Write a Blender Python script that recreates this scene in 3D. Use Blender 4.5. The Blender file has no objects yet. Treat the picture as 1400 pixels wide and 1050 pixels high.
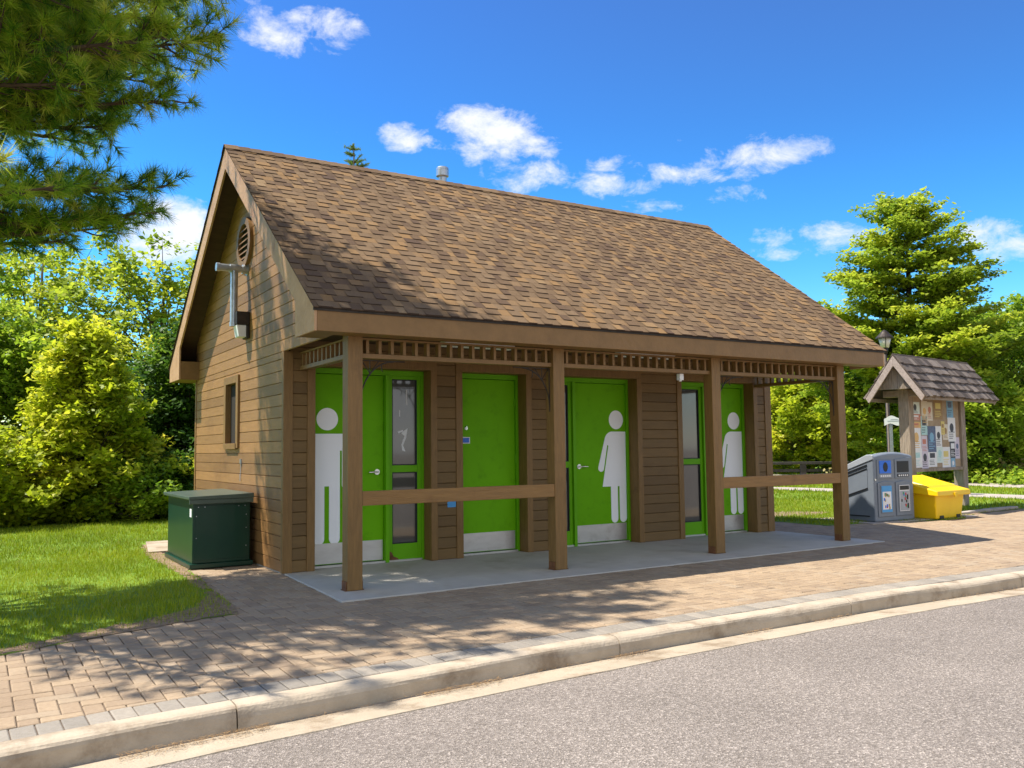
import bpy, bmesh, math, random
import numpy as np
from mathutils import Vector, Matrix
R = math.radians
SC = bpy.context.scene
COL = SC.collection
random.seed(7)
RNG = np.random.default_rng(7)

# ------------------------------------------------------------------ camera
CAM = dict(x=-2.8297, y=-9.1472, z=1.279, yaw=0.5554, pitch=0.0738, roll=-0.0122, f=1191.65)
def cam_axes():
    cy, sy = math.cos(CAM['yaw']), math.sin(CAM['yaw'])
    cp, sp = math.cos(CAM['pitch']), math.sin(CAM['pitch'])
    F = Vector((sy*cp, cy*cp, sp)); Rt = Vector((cy, -sy, 0)); U = Rt.cross(F)
    cr, sr = math.cos(CAM['roll']), math.sin(CAM['roll'])
    return F, Rt*cr+U*sr, U*cr-Rt*sr
FW, RT, UP = cam_axes()
cd = bpy.data.cameras.new('camera'); cam = bpy.data.objects.new('camera', cd); COL.objects.link(cam)
m = Matrix((RT, UP, -FW)).transposed().to_4x4(); m.translation = (CAM['x'], CAM['y'], CAM['z'])
cam.matrix_world = m
cd.sensor_width = 36; cd.lens = 36*CAM['f']/1400; cd.clip_start = .05; cd.clip_end = 2000
SC.camera = cam
def pix_dir(u, v): return (FW + RT*((u-700)/CAM['f']) - UP*((v-525)/CAM['f'])).normalized()

# ------------------------------------------------------------------ world, sun
SUN = Vector((-1.109, .708, 2.50)).normalized()
SUN_EL = math.asin(SUN.z); SUN_AZ = math.atan2(SUN.x, SUN.y)
SC.view_settings.view_transform = 'Standard'; SC.view_settings.look = 'None'
SC.view_settings.exposure = 1.0; SC.view_settings.gamma = 1
W = bpy.data.worlds.new('World'); SC.world = W; W.use_nodes = True
wn, wl = W.node_tree.nodes, W.node_tree.links
bg = wn['Background']; bg.inputs['Strength'].default_value = .12
def N(nt, t, **kw):
    n = nt.nodes.new(t)
    for k, v in kw.items():
        if k in n.inputs: n.inputs[k].default_value = v
        else: setattr(n, k, v)
    return n
def build_sky():
    nt = W.node_tree
    sky = N(nt, 'ShaderNodeTexSky', sky_type='NISHITA', sun_disc=False)
    sky.sun_elevation = SUN_EL; sky.sun_rotation = SUN_AZ
    sky.air_density = 1.0; sky.dust_density = .3; sky.ozone_density = 3.0
    hs = N(nt, 'ShaderNodeHueSaturation', Saturation=1.18, Value=.30, Hue=.497)
    gm = N(nt, 'ShaderNodeGamma', Gamma=1.75); wl.new(sky.outputs[0], gm.inputs['Color']); wl.new(gm.outputs[0], hs.inputs['Color'])
    tc = N(nt, 'ShaderNodeTexCoord')
    # clearer, deeper blue high up, paler towards the horizon
    sx = N(nt, 'ShaderNodeSeparateXYZ'); wl.new(tc.outputs['Generated'], sx.inputs[0])
    gr = N(nt, 'ShaderNodeValToRGB'); ge = gr.color_ramp.elements
    ge[0].position = .08; ge[0].color = (1.0, 1.0, .92, 1); ge[1].position = .52; ge[1].color = (.10, .92, .98, 1); q = ge.new(.28); q.color = (.5, 1.06, 1, 1)
    wl.new(sx.outputs['Z'], gr.inputs[0])
    tn = N(nt, 'ShaderNodeMix', data_type='RGBA', blend_type='MULTIPLY'); tn.inputs[0].default_value = 1
    wl.new(hs.outputs[0], tn.inputs[6]); wl.new(gr.outputs[0], tn.inputs[7])
    nz = N(nt, 'ShaderNodeTexNoise', Scale=19.0, Detail=11.0, Roughness=.66, Distortion=.25)
    mp = N(nt, 'ShaderNodeMapping'); mp.inputs['Scale'].default_value = (1, 1, 1.7)
    wl.new(tc.outputs['Generated'], mp.inputs[0]); wl.new(mp.outputs[0], nz.inputs['Vector'])
    blobs = [(385,50,44,19,.62),(438,36,46,20,.68),(455,66,28,13,.5),(352,18,16,18,.3),
             (562,188,36,18,.72),(672,184,72,36,1.0),(645,176,48,28,.9),(732,200,46,18,.75),(618,203,32,12,.5),(640,222,26,9,.45),
             (720,240,68,26,.68),(822,222,38,14,.5),(815,252,34,16,.55),(1044,214,72,23,.95),(935,240,52,18,.68),
             (885,258,34,14,.6),(903,275,44,12,.55),(985,267,40,11,.35),(1085,322,48,16,.6),(1148,330,46,17,.62),(1068,345,46,10,.4),
             (1338,320,44,18,.75),(1392,342,42,20,.75),(1372,432,36,12,.5),(240,314,66,40,1.1),(205,335,50,24,.9),(460,180,14,5,.2),(925,193,14,6,.2)]
    acc = None
    for (u, v, a, b, s) in blobs:
        d = pix_dir(u, v); r = d.cross(Vector((0,0,1))).normalized(); up = r.cross(d)
        k = []
        for ax, w in ((r, a), (up, b)):
            dp = N(nt, 'ShaderNodeVectorMath', operation='DOT_PRODUCT'); wl.new(tc.outputs['Generated'], dp.inputs[0])
            dp.inputs[1].default_value = ax*(CAM['f']/w*.84)
            sq = N(nt, 'ShaderNodeMath', operation='POWER'); sq.inputs[1].default_value = 2
            ab = N(nt, 'ShaderNodeMath', operation='ABSOLUTE'); wl.new(dp.outputs['Value'], ab.inputs[0])
            wl.new(ab.outputs[0], sq.inputs[0]); k.append(sq)
        ad = N(nt, 'ShaderNodeMath', operation='ADD'); wl.new(k[0].outputs[0], ad.inputs[0]); wl.new(k[1].outputs[0], ad.inputs[1])
        fr = N(nt, 'ShaderNodeVectorMath', operation='DOT_PRODUCT'); wl.new(tc.outputs['Generated'], fr.inputs[0]); fr.inputs[1].default_value = d
        bk = N(nt, 'ShaderNodeMath', operation='LESS_THAN'); wl.new(fr.outputs['Value'], bk.inputs[0]); bk.inputs[1].default_value = 0
        pen = N(nt, 'ShaderNodeMath', operation='MULTIPLY_ADD'); wl.new(bk.outputs[0], pen.inputs[0]); pen.inputs[1].default_value = 99; wl.new(ad.outputs[0], pen.inputs[2])
        ml = N(nt, 'ShaderNodeMath', operation='MULTIPLY_ADD'); wl.new(pen.outputs[0], ml.inputs[0]); ml.inputs[1].default_value = -s; ml.inputs[2].default_value = s
        if acc is None: acc = ml
        else:
            mx = N(nt, 'ShaderNodeMath', operation='SMOOTH_MAX'); mx.inputs[2].default_value = .15
            wl.new(acc.outputs[0], mx.inputs[0]); wl.new(ml.outputs[0], mx.inputs[1]); acc = mx
    sub = N(nt, 'ShaderNodeMath', operation='MULTIPLY_ADD'); wl.new(nz.outputs['Fac'], sub.inputs[0]); sub.inputs[1].default_value = 3.2; sub.inputs[2].default_value = -1.78
    tot = N(nt, 'ShaderNodeMath', operation='ADD'); wl.new(acc.outputs[0], tot.inputs[0]); wl.new(sub.outputs[0], tot.inputs[1])
    # unseen cloud cover added behind the camera to whiten and brighten the shade
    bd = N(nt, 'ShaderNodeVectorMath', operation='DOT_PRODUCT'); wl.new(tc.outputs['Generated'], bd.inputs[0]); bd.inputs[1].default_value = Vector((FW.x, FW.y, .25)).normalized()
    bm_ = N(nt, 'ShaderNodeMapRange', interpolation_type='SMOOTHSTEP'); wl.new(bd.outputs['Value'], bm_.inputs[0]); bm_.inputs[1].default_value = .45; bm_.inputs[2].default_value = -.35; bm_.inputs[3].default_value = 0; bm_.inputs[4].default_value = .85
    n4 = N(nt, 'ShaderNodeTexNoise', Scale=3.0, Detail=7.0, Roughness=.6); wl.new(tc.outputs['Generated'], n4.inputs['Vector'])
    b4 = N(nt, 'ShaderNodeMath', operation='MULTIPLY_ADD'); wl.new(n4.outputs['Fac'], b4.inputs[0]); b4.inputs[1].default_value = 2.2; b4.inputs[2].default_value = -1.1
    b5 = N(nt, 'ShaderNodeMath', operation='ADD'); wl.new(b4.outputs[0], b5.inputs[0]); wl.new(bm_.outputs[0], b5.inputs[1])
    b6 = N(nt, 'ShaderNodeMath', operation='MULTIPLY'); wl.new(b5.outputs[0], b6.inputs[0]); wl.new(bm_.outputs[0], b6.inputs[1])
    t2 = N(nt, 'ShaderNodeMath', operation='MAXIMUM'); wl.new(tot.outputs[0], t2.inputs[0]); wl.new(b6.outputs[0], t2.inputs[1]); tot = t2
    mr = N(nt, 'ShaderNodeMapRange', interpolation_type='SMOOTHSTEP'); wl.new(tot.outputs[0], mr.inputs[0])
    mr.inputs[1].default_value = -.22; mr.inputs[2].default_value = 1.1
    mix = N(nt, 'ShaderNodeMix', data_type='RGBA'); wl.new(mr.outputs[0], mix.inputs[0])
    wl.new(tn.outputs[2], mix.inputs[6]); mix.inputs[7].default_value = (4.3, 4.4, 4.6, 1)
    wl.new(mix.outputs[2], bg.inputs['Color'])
build_sky()
sd = bpy.data.lights.new('sun', 'SUN'); sd.energy = 4.4; sd.angle = R(.53); sd.color = (1, .93, .82)
so = bpy.data.objects.new('sun', sd); COL.objects.link(so); so.rotation_euler = SUN.to_track_quat('Z', 'Y').to_euler(); so.location = SUN*60

# ------------------------------------------------------------------ materials
MATS = {}
def mat(name, c1, c2=None, scale=4.0, stretch=(1,1,1), rough=.6, bump=0.0, bscale=None, bstretch=None, metal=0.0, spec=.4, detail=5.0,
        tint=None, stain=None, trans=0.0, coat=0.0):
    """procedural material: noise between two colours, optional face attribute 'tint' ramp, optional large stains, bump"""
    if name in MATS: return MATS[name]
    M = bpy.data.materials.new(name); M.use_nodes = True; nt = M.node_tree; L = nt.links
    p = nt.nodes['Principled BSDF']; c2 = c2 or c1
    p.inputs['Roughness'].default_value = rough; p.inputs['Metallic'].default_value = metal
    p.inputs['Specular IOR Level'].default_value = spec
    if coat: p.inputs['Coat Weight'].default_value = coat
    tc = N(nt, 'ShaderNodeTexCoord'); mp = N(nt, 'ShaderNodeMapping'); mp.inputs['Scale'].default_value = stretch
    L.new(tc.outputs['Object'], mp.inputs[0])
    nz = N(nt, 'ShaderNodeTexNoise', Scale=scale, Detail=detail, Roughness=.62); L.new(mp.outputs[0], nz.inputs['Vector'])
    cr = N(nt, 'ShaderNodeValToRGB'); cr.color_ramp.elements[0].position = .3; cr.color_ramp.elements[1].position = .7
    cr.color_ramp.elements[0].color = (*c1, 1); cr.color_ramp.elements[1].color = (*c2, 1); L.new(nz.outputs['Fac'], cr.inputs[0])
    out = cr.outputs[0]
    if tint:
        at = N(nt, 'ShaderNodeAttribute', attribute_name='tint'); tr = N(nt, 'ShaderNodeValToRGB')
        e = tr.color_ramp.elements
        while len(e) < len(tint): e.new(.5)
        for k, (pos, c) in enumerate(tint): e[k].position = pos; e[k].color = (*c, 1)
        L.new(at.outputs['Fac'], tr.inputs[0])
        mx = N(nt, 'ShaderNodeMix', data_type='RGBA', blend_type='MULTIPLY'); mx.inputs[0].default_value = 1
        L.new(out, mx.inputs[6]); L.new(tr.outputs[0], mx.inputs[7]); out = mx.outputs[2]
    if stain:
        sc_, col_, lo, hi = stain
        n2 = N(nt, 'ShaderNodeTexNoise', Scale=sc_, Detail=6.0, Roughness=.65); L.new(tc.outputs['Object'], n2.inputs['Vector'])
        r2 = N(nt, 'ShaderNodeMapRange', interpolation_type='SMOOTHSTEP'); L.new(n2.outputs['Fac'], r2.inputs[0]); r2.inputs[1].default_value = lo; r2.inputs[2].default_value = hi
        mx = N(nt, 'ShaderNodeMix', data_type='RGBA', blend_type='MULTIPLY'); L.new(r2.outputs[0], mx.inputs[0])
        L.new(out, mx.inputs[6]); mx.inputs[7].default_value = (*col_, 1); out = mx.outputs[2]
    L.new(out, p.inputs['Base Color'])
    if bump:
        m2 = N(nt, 'ShaderNodeMapping'); m2.inputs['Scale'].default_value = bstretch or stretch; L.new(tc.outputs['Object'], m2.inputs[0])
        n3 = N(nt, 'ShaderNodeTexNoise', Scale=bscale or scale*4, Detail=4.0); L.new(m2.outputs[0], n3.inputs['Vector'])
        b = N(nt, 'ShaderNodeBump', Strength=bump, Distance=.02); L.new(n3.outputs['Fac'], b.inputs['Height']); L.new(b.outputs[0], p.inputs['Normal'])
    if trans:
        t = N(nt, 'ShaderNodeBsdfTranslucent'); L.new(out, t.inputs['Color'])
        ms = N(nt, 'ShaderNodeMixShader'); ms.inputs[0].default_value = trans
        L.new(p.outputs[0], ms.inputs[1]); L.new(t.outputs[0], ms.inputs[2]); L.new(ms.outputs[0], nt.nodes['Material Output'].inputs['Surface'])
    MATS[name] = M; return M

WT = [(0, (.72,.70,.68)), (.5, (.95,.95,.95)), (1, (1.12,1.1,1.06))]
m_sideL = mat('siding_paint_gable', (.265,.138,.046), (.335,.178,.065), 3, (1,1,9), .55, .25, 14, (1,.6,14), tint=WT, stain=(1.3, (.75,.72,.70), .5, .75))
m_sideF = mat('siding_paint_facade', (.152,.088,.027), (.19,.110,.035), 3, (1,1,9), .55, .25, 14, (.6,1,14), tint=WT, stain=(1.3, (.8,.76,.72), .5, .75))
m_wood = mat('brown_painted_wood', (.19,.103,.031), (.245,.132,.042), 5, (1,1,1), .5, .18, 22, stain=(2.2, (.78,.74,.7), .52, .8))
m_woodv = mat('brown_painted_post', (.175,.094,.026), (.245,.132,.038), 6, (6,6,.7), .5, .3, 20, (5,5,.5), stain=(3, (.62,.56,.5), .55, .8))
m_woodx = mat('brown_painted_rail', (.225,.118,.033), (.295,.155,.045), 6, (.7,6,6), .5, .3, 20, (.5,5,5), stain=(3, (.7,.64,.58), .56, .8))
m_rake = mat('weathered_rake_wood', (.40,.225,.105), (.50,.30,.16), 6, (3,.8,.8), .6, .3, 24, stain=(3.0, (.62,.5,.42), .54, .74))
m_soffit = mat('soffit_boards_shade_dark', (.05,.027,.010), (.075,.04,.015), 5, (1,6,1), .7)  # brown soffit and porch ceiling boards, porch shade darkened into the colour
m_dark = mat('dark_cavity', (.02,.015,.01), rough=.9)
m_green = mat('green_door_paint', (.135,.40,.001), (.155,.45,.002), 1.5, (1,1,1), .6, .05, 60, spec=.15, stain=(5, (.66,.70,.58), .5, .78))
m_greenf = mat('green_frame_paint', (.12,.38,.002), (.14,.42,.003), 2, (1,1,1), .5, spec=.2, stain=(5, (.7,.75,.65), .6, .9))
m_white = mat('white_vinyl', (.94,.94,.94), (.95,.95,.95), 2, rough=.5)
m_steel = mat('brushed_steel', (.50,.48,.46), (.62,.60,.58), 3, (1,1,3), .38, .04, 60, metal=.75, stain=(4, (.75,.7,.66), .5, .8))
m_chrome = mat('handle_metal', (.70,.70,.70), rough=.22, metal=1.0)
m_galv = mat('galvanised_metal', (.36,.39,.41), (.52,.55,.57), 14, rough=.38, metal=.75)
m_iron = mat('dark_iron', (.03,.025,.02), (.06,.045,.035), 20, rough=.55, metal=.5)
m_rust = mat('rust', (.12,.05,.02), (.2,.09,.04), 20, rough=.9)
m_glass = mat('dark_glass', (.055,.055,.05), (.09,.085,.075), 1.5, (1,1,.5), .06, spec=.9, coat=.6)
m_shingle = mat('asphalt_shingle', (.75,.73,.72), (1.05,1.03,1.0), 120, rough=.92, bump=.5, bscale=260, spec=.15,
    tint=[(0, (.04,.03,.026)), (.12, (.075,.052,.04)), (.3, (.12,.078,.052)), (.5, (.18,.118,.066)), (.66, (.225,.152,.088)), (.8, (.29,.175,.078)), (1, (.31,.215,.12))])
m_conc = mat('concrete', (.42,.39,.335), (.50,.465,.40), 2.5, rough=.8, bump=.15, bscale=90, stain=(1.2, (.78,.74,.68), .5, .72))
m_kerb = mat('kerb_concrete', (.38,.31,.225), (.48,.40,.30), 5, rough=.9, bump=.22, bscale=60, stain=(2.6, (.55,.50,.45), .48, .7))
m_gutter = mat('gutter_concrete', (.34,.28,.20), (.43,.355,.26), 4, rough=.9, bump=.3, bscale=80, stain=(2.4, (.62,.56,.50), .5, .68))
m_bed = mat('joint_sand', (.10,.075,.055), (.16,.12,.09), 30, rough=1)
m_paver = mat('concrete_paver', (.88,.86,.84), (1.08,1.08,1.08), 40, rough=.88, bump=.35, bscale=140, stain=(.9, (.82,.80,.78), .5, .75),
    tint=[(0, (.28,.205,.135)), (.35, (.315,.23,.148)), (.7, (.355,.262,.168)), (1, (.33,.255,.175))])
m_soldier = mat('grey_paver', (.25,.22,.18), (.31,.275,.23), 40, rough=.88, bump=.35, bscale=140, tint=[(0, (.8,.8,.8)), (1, (1.1,1.08,1.05))])
m_lawn = mat('lawn_ground', (.09,.17,.010), (.17,.27,.016), 6, rough=.95, stain=(1.1, (1.2,1.0,.55), .56, .75))
m_grass = mat('grass_blade', (.9,.9,.9), (1.1,1.1,1.1), 2, rough=.55, spec=.3, trans=.4,
    tint=[(0, (.11,.17,.004)), (.45, (.235,.31,.006)), (.8, (.36,.40,.012)), (1, (.38,.34,.09))])
m_soil = mat('bare_soil', (.17,.115,.065), (.34,.24,.15), 22, rough=1, bump=.8, bscale=50)
m_path = mat('path_concrete', (.34,.285,.24), (.42,.36,.31), 3, rough=.9)
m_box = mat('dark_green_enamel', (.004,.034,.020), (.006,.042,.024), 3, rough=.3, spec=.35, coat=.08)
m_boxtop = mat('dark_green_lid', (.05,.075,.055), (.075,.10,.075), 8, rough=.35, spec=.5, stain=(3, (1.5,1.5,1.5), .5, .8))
m_bark = mat('bark', (.05,.038,.028), (.11,.085,.065), 9, (1,1,.3), .95, .8, 20)
m_pbark = mat('pine_bark', (.055,.035,.025), (.11,.07,.05), 9, rough=.95)
m_needle = mat('pine_needles', (.9,.9,.9), (1.1,1.1,1.1), 2, rough=.5, spec=.35, trans=.55,
    tint=[(0, (.03,.11,.014)), (.35, (.12,.28,.018)), (.65, (.38,.50,.028)), (1, (.64,.64,.10))])
def leafmat(n, a, b, c, tr=.5):
    a, b, c = ([min(.8, v*1.45) for v in q] for q in (a, b, c))
    return mat(n, (.88,.88,.88), (1.12,1.12,1.12), 1.2, rough=.5, spec=.3, trans=tr, tint=[(0, a), (.5, b), (1, c)])
lf_yel = leafmat('leaf_yellow_green', (.15,.21,.010), (.34,.38,.016), (.56,.50,.05), .58)
lf_mid = leafmat('leaf_mid_green', (.08,.15,.012), (.21,.30,.02), (.40,.44,.04), .56)
lf_dark = leafmat('leaf_dark_green', (.022,.06,.008), (.06,.125,.012), (.15,.23,.018))
lf_map = leafmat('leaf_tall_tree', (.10,.16,.014), (.25,.315,.022), (.44,.45,.045), .6)
lf_blue = leafmat('leaf_spruce', (.05,.09,.02), (.12,.18,.03), (.22,.28,.05), .4)
lf_dry = leafmat('leaf_dry_brush', (.16,.12,.05), (.25,.21,.07), (.36,.30,.12))
m_grey = mat('grey_plastic', (.165,.19,.225), (.19,.215,.25), 5, rough=.45, spec=.4)
m_greyl = mat('light_grey_plastic', (.32,.345,.38), (.36,.385,.42), 5, rough=.45)
m_yellow = mat('yellow_plastic', (.80,.50,.0), (.86,.56,.004), 3, rough=.4, spec=.4, stain=(4, (.92,.86,.7), .55, .8))
m_blue = mat('blue_sign', (.02,.14,.62), (.025,.16,.68), 3, rough=.4)
m_lblue = mat('light_blue_sign', (.06,.30,.62), (.07,.33,.66), 3, rough=.4)
m_black = mat('black_plastic', (.012,.012,.014), rough=.5)
m_paper = mat('white_paper', (.74,.74,.72), (.80,.80,.79), 6, rough=.7)
m_grey_wood = mat('weathered_grey_wood', (.20,.155,.115), (.38,.31,.25), 7, (6,1,1), .9, .5, 24, (6,1,1), stain=(2.5, (.6,.55,.5), .5, .75))
m_grey_woodv = mat('weathered_grey_post', (.20,.16,.12), (.40,.33,.26), 7, (6,6,.6), .9, .5, 24, (6,6,.5), stain=(2.5, (.6,.52,.45), .52, .75))
m_shake = mat('cedar_shake', (.8,.8,.8), (1.1,1.1,1.1), 9, (14,1,1), .95, .8, 30, (14,1,1), tint=[(0, (.07,.052,.042)), (.5, (.145,.112,.092)), (1, (.26,.21,.175))])
m_cork = mat('notice_board_panel', (.30,.22,.14), (.40,.31,.21), 10, rough=.9)

def road_mat():
    M = bpy.data.materials.new('asphalt_road'); M.use_nodes = True; nt = M.node_tree; L = nt.links; p = nt.nodes['Principled BSDF']
    tc = N(nt, 'ShaderNodeTexCoord')
    v = N(nt, 'ShaderNodeTexVoronoi', Scale=112.0); L.new(tc.outputs['Object'], v.inputs['Vector'])
    n = N(nt, 'ShaderNodeTexNoise', Scale=70.0, Detail=6.0, Roughness=.75); L.new(tc.outputs['Object'], n.inputs['Vector'])
    b = N(nt, 'ShaderNodeTexNoise', Scale=.9, Detail=4.0); L.new(tc.outputs['Object'], b.inputs['Vector'])
    sp = N(nt, 'ShaderNodeSeparateColor'); L.new(v.outputs['Color'], sp.inputs[0])
    r = N(nt, 'ShaderNodeValToRGB'); e = r.color_ramp.elements; e[0].position = 0; e[0].color = (.142,.119,.10,1); e[1].position = 1; e[1].color = (.43,.37,.318,1)
    k = e.new(.35); k.color = (.212,.181,.154,1); k = e.new(.8); k.color = (.265,.227,.196,1)
    L.new(sp.outputs[0], r.inputs[0])
    r2 = N(nt, 'ShaderNodeMapRange'); L.new(n.outputs['Fac'], r2.inputs[0]); r2.inputs[1].default_value = .3; r2.inputs[2].default_value = .7; r2.inputs[3].default_value = .7; r2.inputs[4].default_value = 1.3
    r3 = N(nt, 'ShaderNodeMapRange'); L.new(b.outputs['Fac'], r3.inputs[0]); r3.inputs[1].default_value = .3; r3.inputs[2].default_value = .7; r3.inputs[3].default_value = .9; r3.inputs[4].default_value = 1.1
    mu = N(nt, 'ShaderNodeMath', operation='MULTIPLY'); L.new(r2.outputs[0], mu.inputs[0]); L.new(r3.outputs[0], mu.inputs[1])
    mx = N(nt, 'ShaderNodeVectorMath', operation='SCALE'); L.new(r.outputs[0], mx.inputs[0]); L.new(mu.outputs[0], mx.inputs['Scale'])
    L.new(mx.outputs[0], p.inputs['Base Color']); p.inputs['Roughness'].default_value = .9; p.inputs['Specular IOR Level'].default_value = .25
    bp = N(nt, 'ShaderNodeBump', Strength=.7, Distance=.012); L.new(v.outputs['Distance'], bp.inputs['Height']); L.new(bp.outputs[0], p.inputs['Normal'])
    return M
m_road = road_mat()

# ------------------------------------------------------------------ mesh helpers
class MB:
    """collects shapes for ONE mesh object"""
    def __init__(s): s.v = []; s.f = []; s.t = []
    def add(s, vs, fs, t=.5):
        o = len(s.v); s.v += [tuple(p) for p in vs]; s.f += [tuple(i+o for i in f) for f in fs]; s.t += [t]*len(fs); return s
    def box(s, a, b, t=.5):
        x0, y0, z0 = a; x1, y1, z1 = b
        return s.add([(x0,y0,z0),(x1,y0,z0),(x1,y1,z0),(x0,y1,z0),(x0,y0,z1),(x1,y0,z1),(x1,y1,z1),(x0,y1,z1)],
                     [(0,3,2,1),(4,5,6,7),(0,1,5,4),(1,2,6,5),(2,3,7,6),(3,0,4,7)], t)
    def hexa(s, bot, top, t=.5):
        return s.add(list(bot)+list(top), [(3,2,1,0),(4,5,6,7),(0,1,5,4),(1,2,6,5),(2,3,7,6),(3,0,4,7)], t)
    def prism(s, pts, ax, lo, hi, t=.5):
        """polygon in the two axes other than ax, extruded along ax"""
        n = len(pts); mk = {0: lambda a, b, c: (c, a, b), 1: lambda a, b, c: (a, c, b), 2: lambda a, b, c: (a, b, c)}[ax]
        vs = [mk(a, b, lo) for a, b in pts] + [mk(a, b, hi) for a, b in pts]
        return s.add(vs, [tuple(range(n))[::-1], tuple(range(n, 2*n))] + [(i, (i+1) % n, (i+1) % n+n, i+n) for i in range(n)], t)
    def tube(s, pts, rad, n=8, t=.5, caps=True):
        pts = [Vector(p) for p in pts]; rad = rad if hasattr(rad, '__len__') else [rad]*len(pts)
        vs = []; prev = None
        for i, p in enumerate(pts):
            d = (pts[min(i+1, len(pts)-1)] - pts[max(i-1, 0)]).normalized()
            a = prev if prev is not None else (Vector((0,0,1)) if abs(d.z) < .9 else Vector((1,0,0)))
            x = (a - d*a.dot(d)).normalized(); prev = x; y = d.cross(x)
            vs += [p + (x*math.cos(2*math.pi*k/n) + y*math.sin(2*math.pi*k/n))*rad[i] for k in range(n)]
        fs = [(i*n+k, i*n+(k+1) % n, (i+1)*n+(k+1) % n, (i+1)*n+k) for i in range(len(pts)-1) for k in range(n)]
        if caps: fs += [tuple(range(n))[::-1], tuple((len(pts)-1)*n+k for k in range(n))]
        return s.add(vs, fs, t)
    def build(s, name, m, parent=None, bevel=0.0, smooth=False, seg=2):
        me = bpy.data.meshes.new(name); me.from_pydata(s.v, [], s.f)
        at = me.attributes.new('tint', 'FLOAT', 'FACE'); at.data.foreach_set('value', s.t)
        bm = bmesh.new(); bm.from_mesh(me); bmesh.ops.recalc_face_normals(bm, faces=bm.faces); bm.to_mesh(me); bm.free()
        return link(name, me, m, parent, bevel, smooth, seg)
def link(name, me, m, parent=None, bevel=0.0, smooth=False, seg=2):
    o = bpy.data.objects.new(name, me); COL.objects.link(o)
    if m is not None: me.materials.append(m)
    if parent is not None:
        o.parent = parent; o.matrix_parent_inverse = Matrix.Identity(4)
        if parent.type == 'EMPTY' and parent.get('_w'): pass
    if smooth: me.polygons.foreach_set('use_smooth', [True]*len(me.polygons))
    if bevel:
        b = o.modifiers.new('bevel', 'BEVEL'); b.width = bevel; b.segments = seg; b.limit_method = 'ANGLE'; b.angle_limit = R(40)
    return o
def fast_mesh(name, V, nper, m, tint, parent=None):
    """V: (nfaces*nper, 3) loose polygons"""
    me = bpy.data.meshes.new(name); nf = len(V)//nper
    me.vertices.add(len(V)); me.vertices.foreach_set('co', np.asarray(V, np.float32).ravel())
    me.loops.add(len(V)); me.loops.foreach_set('vertex_index', np.arange(len(V), dtype=np.int32))
    me.polygons.add(nf); me.polygons.foreach_set('loop_start', np.arange(0, len(V), nper, dtype=np.int32))
    me.update(calc_edges=True)
    at = me.attributes.new('tint', 'FLOAT', 'FACE'); at.data.foreach_set('value', np.asarray(tint, np.float32))
    return link(name, me, m, parent)
def thing(name, label, cat, loc=(0,0,0), rz=0.0, group=None):
    o = bpy.data.objects.new(name, None); COL.objects.link(o); o.empty_display_size = .2
    o.location = loc; o.rotation_euler = (0, 0, rz); o['label'] = label; o['category'] = cat
    if group: o['group'] = group
    return o
def tag(o, label, cat, group=None):
    o['label'] = label; o['category'] = cat
    if group: o['group'] = group
    return o
def struct(o, kind='structure'): o['kind'] = kind; return o
def arc(cx, cy, r, a0, a1, n): return [(cx+r*math.cos(R(a0+(a1-a0)*i/n)), cy+r*math.sin(R(a0+(a1-a0)*i/n))) for i in range(n+1)]

def jag(pts, amp, step, seed):
    r = random.Random(seed); out = []
    for i in range(len(pts)):
        a, b = pts[i], pts[(i+1) % len(pts)]; d = math.dist(a, b); k = max(1, int(d/step))
        for q in range(k):
            t = q/k; out.append((a[0]+(b[0]-a[0])*t+r.uniform(-amp, amp), a[1]+(b[1]-a[1])*t+r.uniform(-amp, amp)))
    return out

# ------------------------------------------------------------------ ground, road, pavement
KX = np.array([-300,-60,-8,-3,-2,-1,0,1.5,4,6.5,10,16,30,60,300.]); KY = np.array([-24,-9.5,-4.95,-4.45,-4.35,-4.27,-4.21,-4.14,-4.12,-4.2,-4.34,-4.6,-5.3,-7,-22.])
def kb(x): return float(np.interp(x, KX, KY))                       # back line of the kerb
def pz(y): return -.012 + min(0, (y+1.9))*.0095                      # the pavers fall a little to the kerb
XS = sorted(set([-300,-120,-60,-30,-15] + list(np.arange(-10, 24.01, .25)) + [30,45,60,120,300]))
def strip(name, prof, m, xs=XS, wob=None, smooth=False):
    """sweep a profile of (offset from kerb line, z) along the kerb"""
    b = MB(); n = len(prof)
    for i, x in enumerate(xs):
        for j, (dy, z) in enumerate(prof): b.v.append((x, kb(x)+dy+(wob(x, j) if wob else 0), z))
    for i in range(len(xs)-1):
        for j in range(n-1): b.f.append((i*n+j, (i+1)*n+j, (i+1)*n+j+1, i*n+j+1)); b.t.append(.5)
    return b.build(name, m, smooth=smooth)
struct(strip('ground', [(0, -.07), (80, -.07), (420, -.07)], m_lawn))
struct(strip('road', [(-.44, -.150), (-5, -.12), (-12, -.15), (-260, -.15)], m_road))
struct(strip('gutter', [(-.145, -.160), (-.44, -.144), (-.452, -.17)], m_gutter, wob=lambda x, j: .006*math.sin(x*7.3)+.004*math.sin(x*17) if j else 0))
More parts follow.
